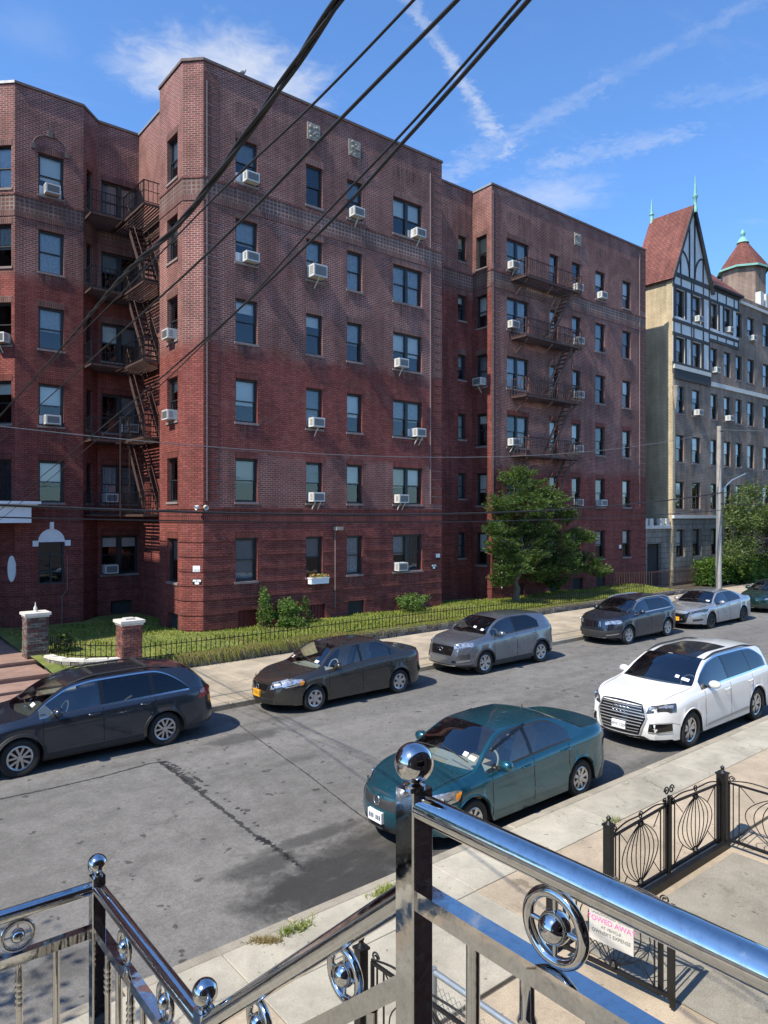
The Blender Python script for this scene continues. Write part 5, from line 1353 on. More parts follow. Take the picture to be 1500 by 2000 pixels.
# dark small suv
make_car(dict(name='sport_utility_car', label='dark blue grey sport utility car with bright twin grille and roof rails', L=4.46, W=1.82, H=1.60, wb=2.67, fo=.84, tr=.345, paint='paint_ink', sill=.25, clad=1, rglass='car_glass_dark', trim='silver_trim',
    top=[(0, .88), (.10, .95), (.5, 1.03), (1.08, 1.10), (1.48, 1.35), (1.88, 1.54), (2.35, 1.60), (3.2, 1.59), (3.9, 1.53), (4.05, 1.45), (4.28, 1.12), (4.38, 1.04), (4.46, .98)], belt=[(0, .84), (.8, .99), (1.5, 1.03), (3.4, 1.08), (4.1, 1.10), (4.46, .96)],
    glass=(1.10, 1.90, 3.94, 4.28), sides=[(1.26, 2.28), (2.36, 3.26), (3.32, 3.82)], seams=(1.34, 2.32, 3.28), handles=(2.14, 3.12), spokes=5, pair=.55, spoke_w=.06, rimr=.68, contact=((1230, 1258), (1304, 1243)), bf=.13,
    lights=[('headlight', 'lamp_clear', [('f', .46, .74), ('s', .46, .80), ('s', .44, .90), ('f', .46, .86)]), ('fog_recess', 'black_plastic', [('f', .52, .42), ('s', .34, .46), ('s', .34, .58), ('f', .56, .54)]), ('bumper_trim', 'chrome_trim', [('f', .50, .36), ('s', .32, .42), ('s', .32, .46), ('f', .52, .41)], 8, .012), ('tail_light', 'lamp_red', [('s', 4.06, .86), ('r', .5, .9), ('r', .5, 1.02), ('s', 4.12, 1.02)]),
            ('grille', 'gloss_black', [('f', .03, .66), ('f', .34, .66), ('f', .36, .86), ('f', .03, .86)], 6, .008)] + [('grille_bar', 'chrome_trim', [('f', .05 + .05 * i, .67), ('f', .065 + .05 * i, .67), ('f', .065 + .05 * i, .85), ('f', .05 + .05 * i, .85)], 1, .016) for i in range(6)],
    front=[('lower_intake', 'black_plastic', [('f', -.48, .34), ('f', .48, .34), ('f', .54, .52), ('f', -.54, .52)]), ('skid_plate', 'silver_trim', [('f', -.5, .25), ('f', .5, .25), ('f', .5, .31), ('f', -.5, .31)], 12, .012)], extra=[roof_rails('silver_trim', .60, 1.75, 4.0, .05)], stickers=()))
# silver sedan
make_car(dict(name='midsize_sedan', label='silver midsize sedan with dark grille and orange plate beside the utility pole', L=4.90, W=1.85, H=1.445, wb=2.825, fo=.97, tr=.335, paint='paint_silver', rglass='car_glass_dark', rim='rim_dark',
    top=sedan_top(4.90, .76, .99, 1.22, 2.02, 1.445, 3.30, 4.15, 1.10, 1.08), belt=[(0, .72), (.9, .89), (1.7, .93), (3.6, 1.02), (4.4, 1.04), (4.90, .98)],
    glass=(1.24, 2.05, 3.34, 4.15), sides=[(1.40, 2.50), (2.58, 3.60)], seams=(1.50, 2.54, 3.46), handles=(2.36, 3.34), spokes=5, pair=.6, spoke_w=.05, rimr=.70, contact=((1391, 1228), (1451, 1214)), bf=.20,
    lights=[('headlight', 'lamp_dark', [('f', .50, .62), ('s', .62, .74), ('s', .72, .82), ('f', .50, .72)]), ('fog_recess', 'black_plastic', [('f', .60, .36), ('s', .36, .40), ('s', .38, .46), ('f', .60, .44)]), ('tail_light', 'lamp_red', [('s', 4.5, .86), ('r', .52, .88), ('r', .52, 1.0), ('s', 4.6, 1.0)])],
    front=[('grille', 'gloss_black', [('f', -.36, .30), ('f', .36, .30), ('f', .50, .72), ('f', -.50, .72)], 10, .008)], plate=(.44, 'plate_yellow', 'T'), stickers=((-.55, .1, .14, .06),)))
# dark green car at the right edge
make_car(dict(name='electric_sedan', label='glossy dark green smooth nosed sedan parked behind the silver one', L=4.69, W=1.85, H=1.443, wb=2.875, fo=.84, tr=.335, paint='paint_green', rglass='car_glass_dark', handle='gloss_black',
    top=sedan_top(4.69, .72, .95, 1.05, 1.95, 1.443, 3.2, 4.1, 1.10, 1.08), belt=[(0, .68), (.9, .87), (1.7, .92), (3.6, 1.0), (4.2, 1.02), (4.69, .98)],
    glass=(1.07, 1.98, 3.24, 4.1), sides=[(1.30, 2.40), (2.48, 3.48)], seams=(1.40, 2.44, 3.36), handles=(2.26, 3.24), spokes=5, pair=.6, spoke_w=.06, contact=((1528, 1196), (1575, 1187)), bf=.20,
    lights=[('headlight', 'lamp_clear', [('f', .48, .62), ('s', .48, .70), ('s', .56, .78), ('f', .50, .70)])], front=[('lower_intake', 'black_plastic', [('f', -.50, .26), ('f', .50, .26), ('f', .55, .36), ('f', -.55, .36)])], stickers=((-.5, .1, .12, .06),)))
# white suv
def white_extra(c):
    pt = c['patch']
    pt('sunroof', 'gloss_black', [('t', 1.95, -.50), ('t', 1.95, .50), ('t', 3.35, .50), ('t', 3.35, -.50)], 8, 10, .006)
    for i in range(9):
        z_ = .41 + .058 * i; w_ = .40 + .10 * min(1, i / 5) - (.0 if i < 7 else .06)
        pt('grille_bar', 'silver_trim', [('f', -w_, z_), ('f', w_, z_), ('f', w_, z_ + .018), ('f', -w_, z_ + .018)], 10, 1, .022)
    for sd in (-1, 1):
        h = [c['hits'](x, .40 + .0 * x, sd) for x in (1.7, 3.5)]
        pt('door_moulding', 'silver_trim', [('s', 1.55, .34, sd), ('s', 3.55, .36, sd), ('s', 3.45, .42, sd), ('s', 1.65, .38, sd)], 10, 1, .012)
make_car(dict(name='luxury_suv', label='white sport utility vehicle with panoramic sunroof and barred grille with four linked rings', L=5.05, W=1.97, H=1.74, wb=2.99, fo=.93, tr=.375, paint='paint_white', sill=.26, rglass='car_glass_dark', trim='chrome_trim', tw=.26,
    top=[(0, .93), (.10, 1.00), (.5, 1.09), (1.22, 1.18), (1.65, 1.46), (2.08, 1.66), (2.6, 1.735), (3.5, 1.73), (4.4, 1.66), (4.58, 1.58), (4.86, 1.24), (4.98, 1.10), (5.05, 1.04)], belt=[(0, .89), (.9, 1.05), (1.7, 1.10), (3.6, 1.14), (4.5, 1.17), (5.05, 1.02)],
    glass=(1.24, 2.10, 4.46, 4.86), sides=[(1.42, 2.58), (2.66, 3.66), (3.73, 4.46)], seams=(1.50, 2.62, 3.68), handles=(2.42, 3.52), hdz=.14, spokes=5, pair=.5, spoke_w=.065, rimr=.68, contact=((1348, 1462), (1482, 1407)), pf=.72, bf=.14,
    lights=[('headlight', 'lamp_dark', [('f', .52, .78), ('s', .40, .84), ('s', .46, .98), ('f', .56, .92)]), ('headlight_strip', 'lamp_clear', [('f', .56, .86), ('s', .34, .90), ('s', .38, .95), ('f', .57, .91)], 8, .012), ('fog_recess', 'gloss_black', [('f', .58, .44), ('s', .30, .46), ('s', .30, .62), ('f', .60, .60)]), ('bumper_trim', 'silver_trim', [('f', .58, .43), ('s', .30, .45), ('s', .30, .475), ('f', .59, .455)], 8, .014), ('bumper_trim', 'silver_trim', [('f', .59, .59), ('s', .30, .61), ('s', .30, .63), ('f', .60, .61)], 8, .014), ('tail_light', 'lamp_red', [('s', 4.6, .92), ('r', .55, .96), ('r', .55, 1.08), ('s', 4.7, 1.08)])],
    front=[('grille', 'gloss_black', [('f', -.40, .36), ('f', .40, .36), ('f', .52, .70), ('f', -.52, .70)], 10, .012), ('grille', 'gloss_black', [('f', -.52, .70), ('f', .52, .70), ('f', .44, .94), ('f', -.44, .94)], 10, .012), ('grille_rim', 'silver_trim', [('f', .41, .35), ('f', .44, .35), ('f', .56, .70), ('f', .53, .70)], 2, .016), ('grille_rim', 'silver_trim', [('f', -.44, .35), ('f', -.41, .35), ('f', -.53, .70), ('f', -.56, .70)], 2, .016),
           ('grille_rim', 'silver_trim', [('f', .53, .70), ('f', .56, .70), ('f', .47, .94), ('f', .44, .94)], 2, .016), ('grille_rim', 'silver_trim', [('f', -.56, .70), ('f', -.53, .70), ('f', -.44, .94), ('f', -.47, .94)], 2, .016), ('lower_lip', 'silver_trim', [('f', -.7, .27), ('f', .7, .27), ('f', .7, .30), ('f', -.7, .30)], 12, .012), ('lower_intake', 'gloss_black', [('f', -.6, .30), ('f', .6, .30), ('f', .5, .345), ('f', -.5, .345)], 12, .008)],
    plate=(.50, 'plate_white', 'HMY 1209'), plate_y=0.0, extra=[white_extra, roof_rails('black_plastic', .66, 2.0, 4.35, .05), ring_badge(4, .062, .80, .085)], stickers=((-.60, .1, .16, .07), (-.42, .1, .08, .06), (.05, .80, .10, .04)), wipers=False))
# teal sedan
def teal_extra(c):
    for sd in (-1, 1):
        c['patch']('window_visor', 'gloss_black', [('s', 1.50, 1.16, sd), ('s', 2.38, 1.37, sd), ('s', 2.38, 1.41, sd), ('s', 1.50, 1.20, sd)], 8, 1, .02)
    h = c['hitt'](3.0, 0); mb = MB(); mb.path([h + V((0, 0, -.01)), h + V((.03, 0, .05))], .012, 6); mb.build('antenna', 'black_plastic', c['root'], local=True)
make_car(dict(name='family_sedan', label='teal green family sedan parked at the near kerb behind the chrome post', L=4.54, W=1.76, H=1.465, wb=2.60, fo=.93, tr=.315, paint='paint_teal', seat='seat_tan', dash='dash_grey',
    top=sedan_top(4.54, .74, .99, 1.06, 1.84, 1.465, 3.05, 3.78, 1.11, 1.09), belt=[(0, .70), (.9, .89), (1.6, .93), (3.4, 1.02), (4.1, 1.045), (4.54, .98)],
    glass=(1.08, 1.87, 3.08, 3.78), sides=[(1.24, 2.26), (2.34, 3.30)], seams=(1.34, 2.30, 3.20), handles=(2.12, 3.10), spokes=8, spoke_w=.06, rimr=.64, contact=((935, 1642), (1128, 1561)), bf=.18,
    lights=[('headlight', 'lamp_clear', [('f', .48, .58), ('s', .62, .70), ('s', .70, .82), ('f', .46, .73)]), ('turn_signal', 'lamp_amber', [('s', .56, .70), ('s', .64, .72), ('s', .70, .81), ('s', .60, .80)], 4, .012), ('tail_light', 'lamp_red', [('s', 4.22, .80), ('r', .52, .82), ('r', .52, .98), ('s', 4.30, 1.0)])],
    front=[('grille', 'black_plastic', [('f', -.33, .56), ('f', .33, .56), ('f', .40, .70), ('f', -.40, .70)]), ('lower_intake', 'black_plastic', [('f', -.5, .26), ('f', .5, .26), ('f', .52, .36), ('f', -.52, .36)])],
    plate=(.44, 'plate_white', ''), extra=[teal_extra, ring_badge(1, .06, .66, .1)], stickers=((-.56, .13, .12, .06), (-.42, .13, .08, .05))))

def copy_tree(o, parent=None):
    c = o.copy(); COL.objects.link(c); c.parent = parent
    for ch in list(o.children): copy_tree(ch, c)
    return c
src = [o for o in bpy.data.objects if o.name.startswith('station_wagon')][0]
k2 = copy_tree(src); k2.location = (-4.4, 8.15, gz(-4.4)); tag(k2, 'dark slate station wagon parked at the near kerb beneath the street tree', 'car', 'cars parked along the street')  # unseen copy of the wagon, added so the chrome post reflects something dark
# ================================================================== pillars, edging wall, low fence, path
brick_mat('mortar_bed', (.22, .19, .16), (.2, .17, .15), (.2, .17, .15), stain=.3)
for i, c in enumerate(((.20, .075, .055), (.15, .055, .045), (.24, .10, .075), (.11, .05, .045))): plain('old_brick%d' % i, c, .9, 0, .25, 9, .5, 40)
for i, c in enumerate(((.22, .20, .17), (.16, .14, .12), (.28, .25, .21), (.12, .105, .095))): plain('rough_stone%d' % i, c, .92, 0, .3, 9, .8, 25)
def masonry(parent, kinds, c0, d, nrm, u0, u1, z0, z1, bl, bh, rag=.012, zf=None):
    """single bricks laid along d from c0, faces proud of a mortar core"""
    z = z0; r = 0
    while z + bh * .6 < z1:
        u = u0 - (bl / 2 if r % 2 else 0)
        while u < u1:
            a, b = max(u, u0) + .006, min(u + bl, u1) - .006
            if b - a > .03:
                mb = MB(); pr = rnd.uniform(.0, rag); c = V(c0) + V(d) * (a + b) / 2 + V(nrm) * (pr / 2); mb.obox(c + V((0, 0, z + bh / 2)), V(d) * (b - a) / 2, V(nrm) * (.035 + pr / 2), V((0, 0, bh / 2 - .006)))
                mb.build('brick' if 'brick' in kinds[0] else 'stone', rnd.choice(kinds), parent)
            u += bl
        z += bh; r += 1
def pillar(px, depth_xy, zbase, ztop, w_, label, flare=0.0, lumps=False):
    x, y = depth_xy; p = tag(empty('gate_pillar', (x, y, zbase)), label, 'pillar')
    h = w_ / 2; mb = MB(); mb.box(x - h + .02, x + h - .02, y - h + .02, y + h - .02, zbase - .3, ztop - .1); core = mb.build('core', 'cement', p)
    ks = ['old_brick%d' % i for i in range(4)] if not flare else ['rough_stone3', 'old_brick3', 'rough_stone1']
    for d, n_, c in (((1, 0, 0), (0, -1, 0), (x - h, y - h, 0)), ((0, -1, 0), (-1, 0, 0), (x - h, y + h, 0)), ((0, 1, 0), (1, 0, 0), (x + h, y - h, 0))):
        masonry(p, ks, V(c) - V(n_) * .03, V(d), V(n_), 0, w_, zbase - .05, ztop - .14, .21, .072)
    mb = MB(); mb.box(x - h - .07, x + h + .07, y - h - .07, y + h + .07, ztop - .08, ztop); mb.box(x - h - .03, x + h + .03, y - h - .03, y + h + .03, ztop - .14, ztop - .08)
    cp = mb.build('cap', 'stone_white', p)
    mb = MB()
    if lumps: mb.lathe([(.09, 0), (.05, .06), (.06, .12), (.02, .2), (.01, .3)], 10, (x, y, ztop)); mb.build('finial', 'stone_white', cp, True, 40)
    else: mb.box(x - .15, x + .13, y - .13, y + .14, ztop, ztop + .05); mb.build('lamp_base', 'stone_white', cp)
pillar(248, (7.25, 20.75), .45, 1.74, .56, 'red brick gate pillar with pale cap next to the lawn fence')
pillar(75, (5.42, 23.75), .25, 1.80, .60, 'dark stone gate pillar with small finial beside the entrance path', 1, True)
# curved low stone wall between the pillars
sw = tag(empty('stone_wall', (5.6, 22, .1)), 'low curved stone garden wall with pale coping between the gate pillars', 'wall')
cv = [V((5.40, 22.5, 0)), V((5.46, 22.1, 0)), V((5.65, 21.6, 0)), V((6.1, 21.1, 0)), V((6.65, 20.8, 0)), V((6.97, 20.68, 0))]
for a, b in zip(cv, cv[1:]):
    d = (b - a); L_ = d.length; d.normalize(); n_ = V((d.y, -d.x, 0)); n_ = n_ if n_.dot(V((-1, -1, 0))) > 0 else -n_
    mb = MB(); mb.obox((a + b) / 2 + V((0, 0, .32)) - n_ * .14, d * L_ / 2, n_ * .12, V((0, 0, .30))); mb.build('core', 'cement', sw)
    masonry(sw, ['rough_stone%d' % i for i in range(4)], a - n_ * .02, d, n_, 0, L_, .06, .58, .26, .105, .03)
    mb = MB(); mb.obox((a + b) / 2 + V((0, 0, .625)) - n_ * .09, d * (L_ / 2 + .01), n_ * .13, V((0, 0, .035))); mb.build('coping_stone', 'stone_white', sw)
# low stone edging along the pavement
ew = tag(empty('edging_wall', (20, YW + .1, .2)), 'long low rough stone edging wall along the back of the far pavement', 'wall')
mb = MB()
for i in range(60): a, b = 7.6 + .52 * i, 7.6 + .52 * (i + 1); mb.obox(((a + b) / 2, YW + .27, .25 + .004 * (a - 9)), (.26, 0, 0), (0, .12, 0), (0, 0, .22))
mb.build('core', 'cement', ew)
x = 7.6
while x < 38.5:
    for r in range(2):
        l = rnd.uniform(.28, .52); hh = .19; z0 = gz(x) + .10; zt = .44 + .004 * (x - 9); hh = (zt - z0) / 2
        mb = MB(); xx = x + (.17 if r else 0); mb.obox((xx + l / 2, YW + .15 + rnd.uniform(-.025, .015), z0 + hh * (r + .5)), (l / 2 - .008, 0, 0), (0, .07, 0), (0, 0, hh / 2 - .006)); mb.build('stone', 'rough_stone%d' % rnd.choice((0, 1, 1, 3, 3)), ew)
    x += .42
# low picket fence on the lawn edge
pk = MB(); pk.box(-.009, .009, -.009, .009, -.05, .50); pk.lathe([(.014, .50), (.001, .56)], 4); pkm = pk.mesh('picket', 'black_iron')
def picket_fence(pts, label, step=.165, mat=None, h=.5):
    f = tag(empty('picket_fence', pts[0]), label, 'fence'); mb = MB()
    for a, b in zip(pts, pts[1:]):
        for z in (.10, .42): mb.bar(V(a) + V((0, 0, z)), V(b) + V((0, 0, z)), .014, .022)
    mb.build('rail', 'black_iron', f)
    for a, b in zip(pts, pts[1:]):
        A, B = V(a), V(b); n = max(1, round((B - A).length / step))
        for i in range(n): place('picket', pkm, f, A.lerp(B, i / n))
picket_fence([(x, YW + .42, lawn_z(x, YW + .42)) for x in (7.6, 11, 15, 19, 23, 27, 31, 35)], 'long low black iron picket fence along the sunny lawn edge')
picket_fence([(5.75, 23.6, .55), (5.85, 22.6, .55), (6.1, 21.95, .55), (6.5, 21.4, .55), (7.0, 21.05, .55)], 'short curved black picket fence behind the curved stone wall')
# taller iron fence by the far end of the lawn
pk2 = MB(); pk2.box(-.012, .012, -.012, .012, 0, 1.0); pk2m = pk2.mesh('picket', 'rust_iron')
f = tag(empty('iron_fence', (38, 23, .5)), 'rusty iron fence at the far end of the lawn before the gatehouse', 'fence'); mb = MB()
fp = [V((35.8, 23.6, .55)), V((38.6, 22.6, .5)), (V((41.5, 22.9, .45))), V((44.5, 22.9, .45))]
for a, b in zip(fp, fp[1:]):
    for z in (.12, .9): mb.bar(a + V((0, 0, z)), b + V((0, 0, z)), .02, .03)
    for i in range(int((b - a).length / .17)): place('picket', pk2m, f, a.lerp(b, i / int((b - a).length / .17)))
mb.build('rail', 'rust_iron', f)
# entrance path: brick paved, with two steps
for nm, x0, x1, y0, y1, z in (('path', -3, 5.35, 20.5, 21.6, .17), ('path', -3, 5.30, 21.6, 23.2, .30), ('path', -3, 5.5, 23.2, 29.5, .42)):
    mb = MB(); mb.box(x0, x1, y0, y1, -.1, z); o = struct(mb.build(nm, 'paver_red'))
    mb = MB(); mb.box(x0, x1, y0 - .03, y0 + .2, z - .05, z + .006); mb.build('step_nosing', 'paver_red', o)

# ================================================================== the porch with its chrome railing
m, t, b = newmat('chrome')
P = t.n('ShaderNodeNewGeometry').outputs['Position']
b.inputs['Metallic'].default_value = 1; t.put(b.inputs['Base Color'], t.mix(t.ramp(t.noise(P, 60, 5, .7), .45, .75), (.60, .60, .595, 1), (.47, .465, .455, 1)))
t.put(b.inputs['Roughness'], t.ramp(t.noise(P, 40, 5, .7), .42, .75, .03, .20))
bp = t.n('ShaderNodeBump'); bp.inputs['Strength'].default_value = .25; bp.inputs['Distance'].default_value = .004
t.put(bp.inputs['Height'], t.noise(P, 9, 2, .5)); t.put(b.inputs['Normal'], bp.outputs[0])
RX = .9
rl = tag(empty('porch_railing', (RX, 1.02, 3.2)), 'polished chrome porch railing with ball topped posts and ring ornaments', 'railing')
def post(y, ztop, zbot, name='post', x=RX):
    h = .0262; mb = MB()
    bev = .003
    prof = [(-h + bev, -h), (h - bev, -h), (h, -h + bev), (h, h - bev), (h - bev, h), (-h + bev, h), (-h, h - bev), (-h, -h + bev)]
    for i in range(8): a, b_ = prof[i], prof[(i + 1) % 8]; mb.face([(x + a[0], y + a[1], zbot), (x + b_[0], y + b_[1], zbot), (x + b_[0], y + b_[1], ztop), (x + a[0], y + a[1], ztop)])
    mb.face([(x + a, y + b_, ztop) for a, b_ in prof])
    o = mb.build('post', 'chrome', rl)
    mb = MB(); mb.lathe([(.022, 0), (.022, .006), (.012, .010), (.012, .016)], 20, (x, y, ztop)); mb.build('collar', 'chrome', o, True, 30)
    mb = MB(); mb.ball((x, y, ztop + .047), .0378, 48); mb.build('ball', 'chrome', o, True)
P1, P2, P3 = 1.02, 1.943, 2.94
post(P1, 4.232, 2.5); post(P2, 3.312, 2.2); post(P3, 3.308, 2.2)
def hand(a, b): mb = MB(); mb.path([V(a).lerp(V(b), i / 8) for i in range(9)], .0255, 28); mb.build('handrail', 'chrome', rl, True, 50)
def low(a, b): mb = MB(); mb.bar(a, b, .038, .038); mb.build('lower_rail', 'chrome', rl)
HR, LR = 4.200, 4.030
hand((RX, P1 - .02, HR), (RX, -1.15, HR)); low((RX, P1 - .025, LR), (RX, -1.15, LR))
sy = lambda y: 4.035 - .835 * (y - P1)
hand((RX, P1 + .02, sy(P1 + .02)), (RX, P2 - .02, sy(P2 - .02))); low((RX, P1 + .02, sy(P1 + .02) - .17), (RX, P2 - .02, sy(P2 - .02) - .17))
HZ, LZ = 3.262, 3.092
hand((RX, P2 + .02, HZ), (RX, P3 - .02, HZ)); low((RX, P2 + .026, LZ), (RX, P3 - .026, LZ))
hand((RX - .02, P3, HZ), (-1.2, P3, HZ)); low((RX - .026, P3, LZ), (-1.2, P3, LZ))
def ring(c, ax, R_=.054):
    c = V(c); ax = V(ax); mb = MB(); mb.torus(c, ax, R_, .0095, 48, 12); o = mb.build('ring', 'chrome', rl, True)
    s = V((0, 0, 1)); q_ = ax.cross(s)
    for d in (s, q_): mb = MB(); mb.path([c - d * R_, c + d * R_], .004, 8); mb.build('spoke', 'chrome', o, True, 50)
    mb = MB(); mb.ball(c, .026, 28); mb.build('hub', 'chrome', o, True)
for y in (.69, .28, -.13): ring((RX, y, (HR + LR) / 2 - .003), (1, 0, 0), .0525)
for y in (1.246, 1.62): ring((RX, y, sy(y) - .086), (1, 0, 0), .052)
for y in (2.62, 2.24): ring((RX, y, (HZ + LZ) / 2 - .003), (1, 0, 0), .054)
for x in (.61, .21, -.19): ring((x, P3, (HZ + LZ) / 2 - .003), (0, 1, 0), .054)
bpln = MB(); bpln.path([(0, 0, 0), (0, 0, -.80)], .0125, 16); bp0 = bpln.mesh('baluster', 'chrome', True, 40)
btw = MB(); pr = [(.0125, 0)]
for i in range(5):
    z = -.075 - .022 * i; pr += [(.0125, z + .010), (.017, z), (.0125, z - .010)]
pr += [(.0125, -.80)]; btw.lathe(pr, 16); bp1 = btw.mesh('baluster', 'chrome', True, 50)
for i, y in enumerate((.865, .745, .62, .50, .38, .26, .14)): place('baluster', bp1 if i % 2 else bp0, rl, (RX, y, LR - .018))
for i in range(6): y = P1 + .13 + .13 * i; place('baluster', bp1 if i % 2 else bp0, rl, (RX, y, sy(y) - .19))
for i in range(7): y = P3 - .13 - .125 * i; place('baluster', bp1 if i % 2 == 0 else bp0, rl, (RX, y, LZ - .018))
for i in range(9): x = RX - .155 - .13 * i; place('baluster', bp1 if i % 2 else bp0, rl, (x, P3, LZ - .018))
# porch and steps that carry it
po = tag(empty('porch', (0, 0, 0)), 'concrete porch and steps that carry the chrome railing', 'porch')
mb = MB(); mb.box(-3.2, RX + .08, -1.2, P1 + .06, 2.3, 3.2); mb.box(-3.2, RX + .02, -1.2, P1 - .02, 0, 2.3); mb.build('platform', 'yard_grey', po)
mb = MB(); mb.box(-1.2, RX + .06, P2 - .05, P3 + .06, 2.1, 2.35); mb.box(-1.1, RX, P2, P3, 0, 2.1); mb.build('landing', 'yard_grey', po)
for i in range(4): mb = MB(); y = P1 + .06 + .21 * i; mb.box(-1.2, RX + .05, y, y + .21, 0, 3.2 - .17 * (i + 1)); mb.build('step', 'yard_grey', po)
# the house front behind the porch (seen in the chrome)
brick_mat('house_brick', (.14, .07, .055), (.11, .055, .045), (.17, .15, .13))
hs = tag(empty('row_house', (2, -1.25, 0)), 'brown brick row house with the porch at its front', 'house')
HW = Wall((14, -1.25), (-10, -1.25), 0, 9.0)
for (a, b, c, e) in ((10.2, 11.3, 3.2, 5.4), (12.2, 14.2, 3.9, 5.5), (7.2, 9.2, 3.9, 5.5), (10, 11.6, 6.5, 8), (12.6, 14.2, 6.5, 8), (3, 5, 3.9, 5.5), (17, 19, 3.9, 5.5), (20.5, 22, 3.9, 5.5)):
    if e - c > 2: HW.holes.append((a, b, c, e)); mb = MB(); mb.obox(HW.pt((a + b) / 2, (c + e) / 2, -.12), HW.d * (b - a) / 2, HW.n * .03, V((0, 0, (e - c) / 2))); mb.build('door', 'room_dark', hs)
    else: window(HW, hs, a, b, c, e, style='low', lintel=None, rd=rw)
HW.build('wall', 'house_brick', hs)
mb = MB(); mb.box(-10, 14, -11, -1.25, 8.6, 9.0); mb.build('roof', 'cement', hs)
mb = MB(); mb.box(-10, -9.9, -11, -1.3, 0, 8.6); mb.box(13.9, 14, -11, -1.3, 0, 8.6); mb.box(-9.9, 13.9, -11, -10.9, 0, 8.6); mb.build('side_wall', 'house_brick', hs)

# ================================================================== black iron yard fence and gates
def scroll(mb, c, d, up, r, turns=1.4, w_=.008, s=1):
    pts = []
    for i in range(18):
        a = i / 17 * turns * 6.283; rr = r * (1 - .75 * i / 17); pts.append(V(c) + V(d) * (s * rr * math.cos(a)) + V((0, 0, 1)) * rr * math.sin(a))
    mb.path(pts, w_, 5)
def iron_panel(parent, a, b, z0, z1, name, fan=True, rise=0.0, nv=2, centre=False):
    """one leaf: frame, fan of curved bars, slender uprights and a curled top rod; each its own part"""
    a, b = V(a), V(b); d = (b - a); L_ = d.length; d.normalize(); Z = V((0, 0, 1)); n_ = V((d.y, -d.x, 0))
    leaf = MB(); at_ = lambda u, z: a + d * u + Z * z
    ztop = lambda u: z1 + rise * u / L_
    leaf.bar(at_(0, z0 + .03), at_(L_, z0 + .03), .03, .04); leaf.bar(at_(.0, ztop(0)), at_(L_, ztop(L_)), .025, .025)
    leaf.bar(at_(.012, z0), at_(.012, ztop(0)), .025, .025); leaf.bar(at_(L_ - .012, z0), at_(L_ - .012, ztop(L_)), .025, .025)
    o = leaf.build(name, 'black_iron', parent)
    W_ = L_ * .33; uc = L_ / 2; zb_, zt_ = z0 + .07, ztop(uc) - .03
    if fan:
        for i in range(-4, 5):
            k = i / 4; mb = MB(); pts = []
            for j in range(15):
                t = j / 14; pts.append(at_(uc + k * W_ * math.sin(math.pi * t) ** .8, zb_ + (zt_ - zb_) * t))
            mb.path(pts, .0065, 5); mb.build('fan_bar', 'black_iron', o)
        mb = MB(); mb.lathe([(.035, -.02), (.045, .01), (.02, .05)], 8, at_(uc, zb_)); mb.lathe([(.02, -.05), (.045, -.01), (.035, .02)], 8, at_(uc, zt_)); mb.build('fan_boss', 'black_iron', o)
    for s in (0, 1):
        for j in range(nv):
            u = (.07 + .08 * j); u = L_ - u if s else u; mb = MB(); mb.bar(at_(u, z0 + .03), at_(u, ztop(u)), .012, .012); mb.build('upright', 'black_iron', o)
        u0_, u1_ = (.15, L_ * .26) if not s else (L_ - .15, L_ * .74)
        for zz_ in (0, 1):
            mb = MB(); mb.path([at_(u0_, z0 + .05 if not zz_ else ztop(u0_)), at_(u1_, z0 + .24 if not zz_ else ztop(u1_) - .18)], .006, 5); mb.build('brace', 'black_iron', o)
    mb = MB(); pts = []
    for j in range(17):
        t = j / 16; pts.append(at_(L_ * t, ztop(L_ * t) + .02 + .075 * math.sin(math.pi * t) ** 2 + .03 * math.sin(math.pi * 3 * t)))
    mb.path(pts, .009, 6); scroll(mb, at_(.05, ztop(.05) + .06), d, Z, .045); scroll(mb, at_(L_ - .05, ztop(L_) + .06), d, Z, .045, s=-1); scroll(mb, at_(uc, ztop(uc) + .06), d, Z, .05); mb.build('scroll_rod', 'black_iron', o)
    return o
def iron_post(parent, x, y, top=1.17, h=.045):
    mb = MB(); mb.box(x - h, x + h, y - h, y + h, .12, top); mb.box(x - h - .012, x + h + .012, y - h - .012, y + h + .012, top, top + .02); mb.lathe([(h, .02), (.02, .06), (.03, .09), (.002, .12)], 10, (x, y, top)); mb.build('post', 'black_iron', parent)
GY = 4.75
fn = tag(empty('iron_gate', (8.5, GY, .15)), 'closed double black iron gate with fan shaped bars facing the pavement', 'gate')
iron_post(fn, 7.19, GY); iron_post(fn, 9.95, GY, 1.14, .06)
iron_panel(fn, (7.26, GY, 0), (8.47, GY, 0), .22, 1.02, 'gate_leaf', rise=.06); iron_panel(fn, (9.88, GY, 0), (8.51, GY, 0), .22, 1.02, 'gate_leaf', rise=.06)
mb = MB(); mb.bar((8.49, GY - .02, .16), (8.49, GY - .02, 1.2), .035, .035)
for s in (-1, 1):
    scroll(mb, (8.49 + s * .06, GY - .02, 1.27), (1, 0, 0), None, .06, 1.3, .009, s); scroll(mb, (8.49 + s * .09, GY - .02, 1.10), (1, 0, 0), None, .055, 1.3, .009, -s)
mb.build('centre_finial', 'black_iron', fn)
mb = MB(); mb.box(7.15, 9.98, GY - .10, GY - .03, .12, .22); mb.build('threshold_bar', 'black_iron', fn)
fs = tag(empty('iron_fence', (9.95, 3.5, .15)), 'black iron yard fence with fan bars running back from the corner post', 'fence')
iron_panel(fs, (9.95, GY - .08, 0), (9.95, 3.3, 0), .22, 1.04, 'fence_panel'); iron_panel(fs, (9.95, 3.28, 0), (9.95, 1.85, 0), .22, 1.04, 'fence_panel')
g2 = tag(empty('iron_gate', (6.2, 4.7, .15)), 'open black iron gate leaf carrying the towing sign', 'gate')
iron_panel(g2, (6.17, 4.62, 0), (6.30, 3.50, 0), .20, 1.06, 'gate_leaf')
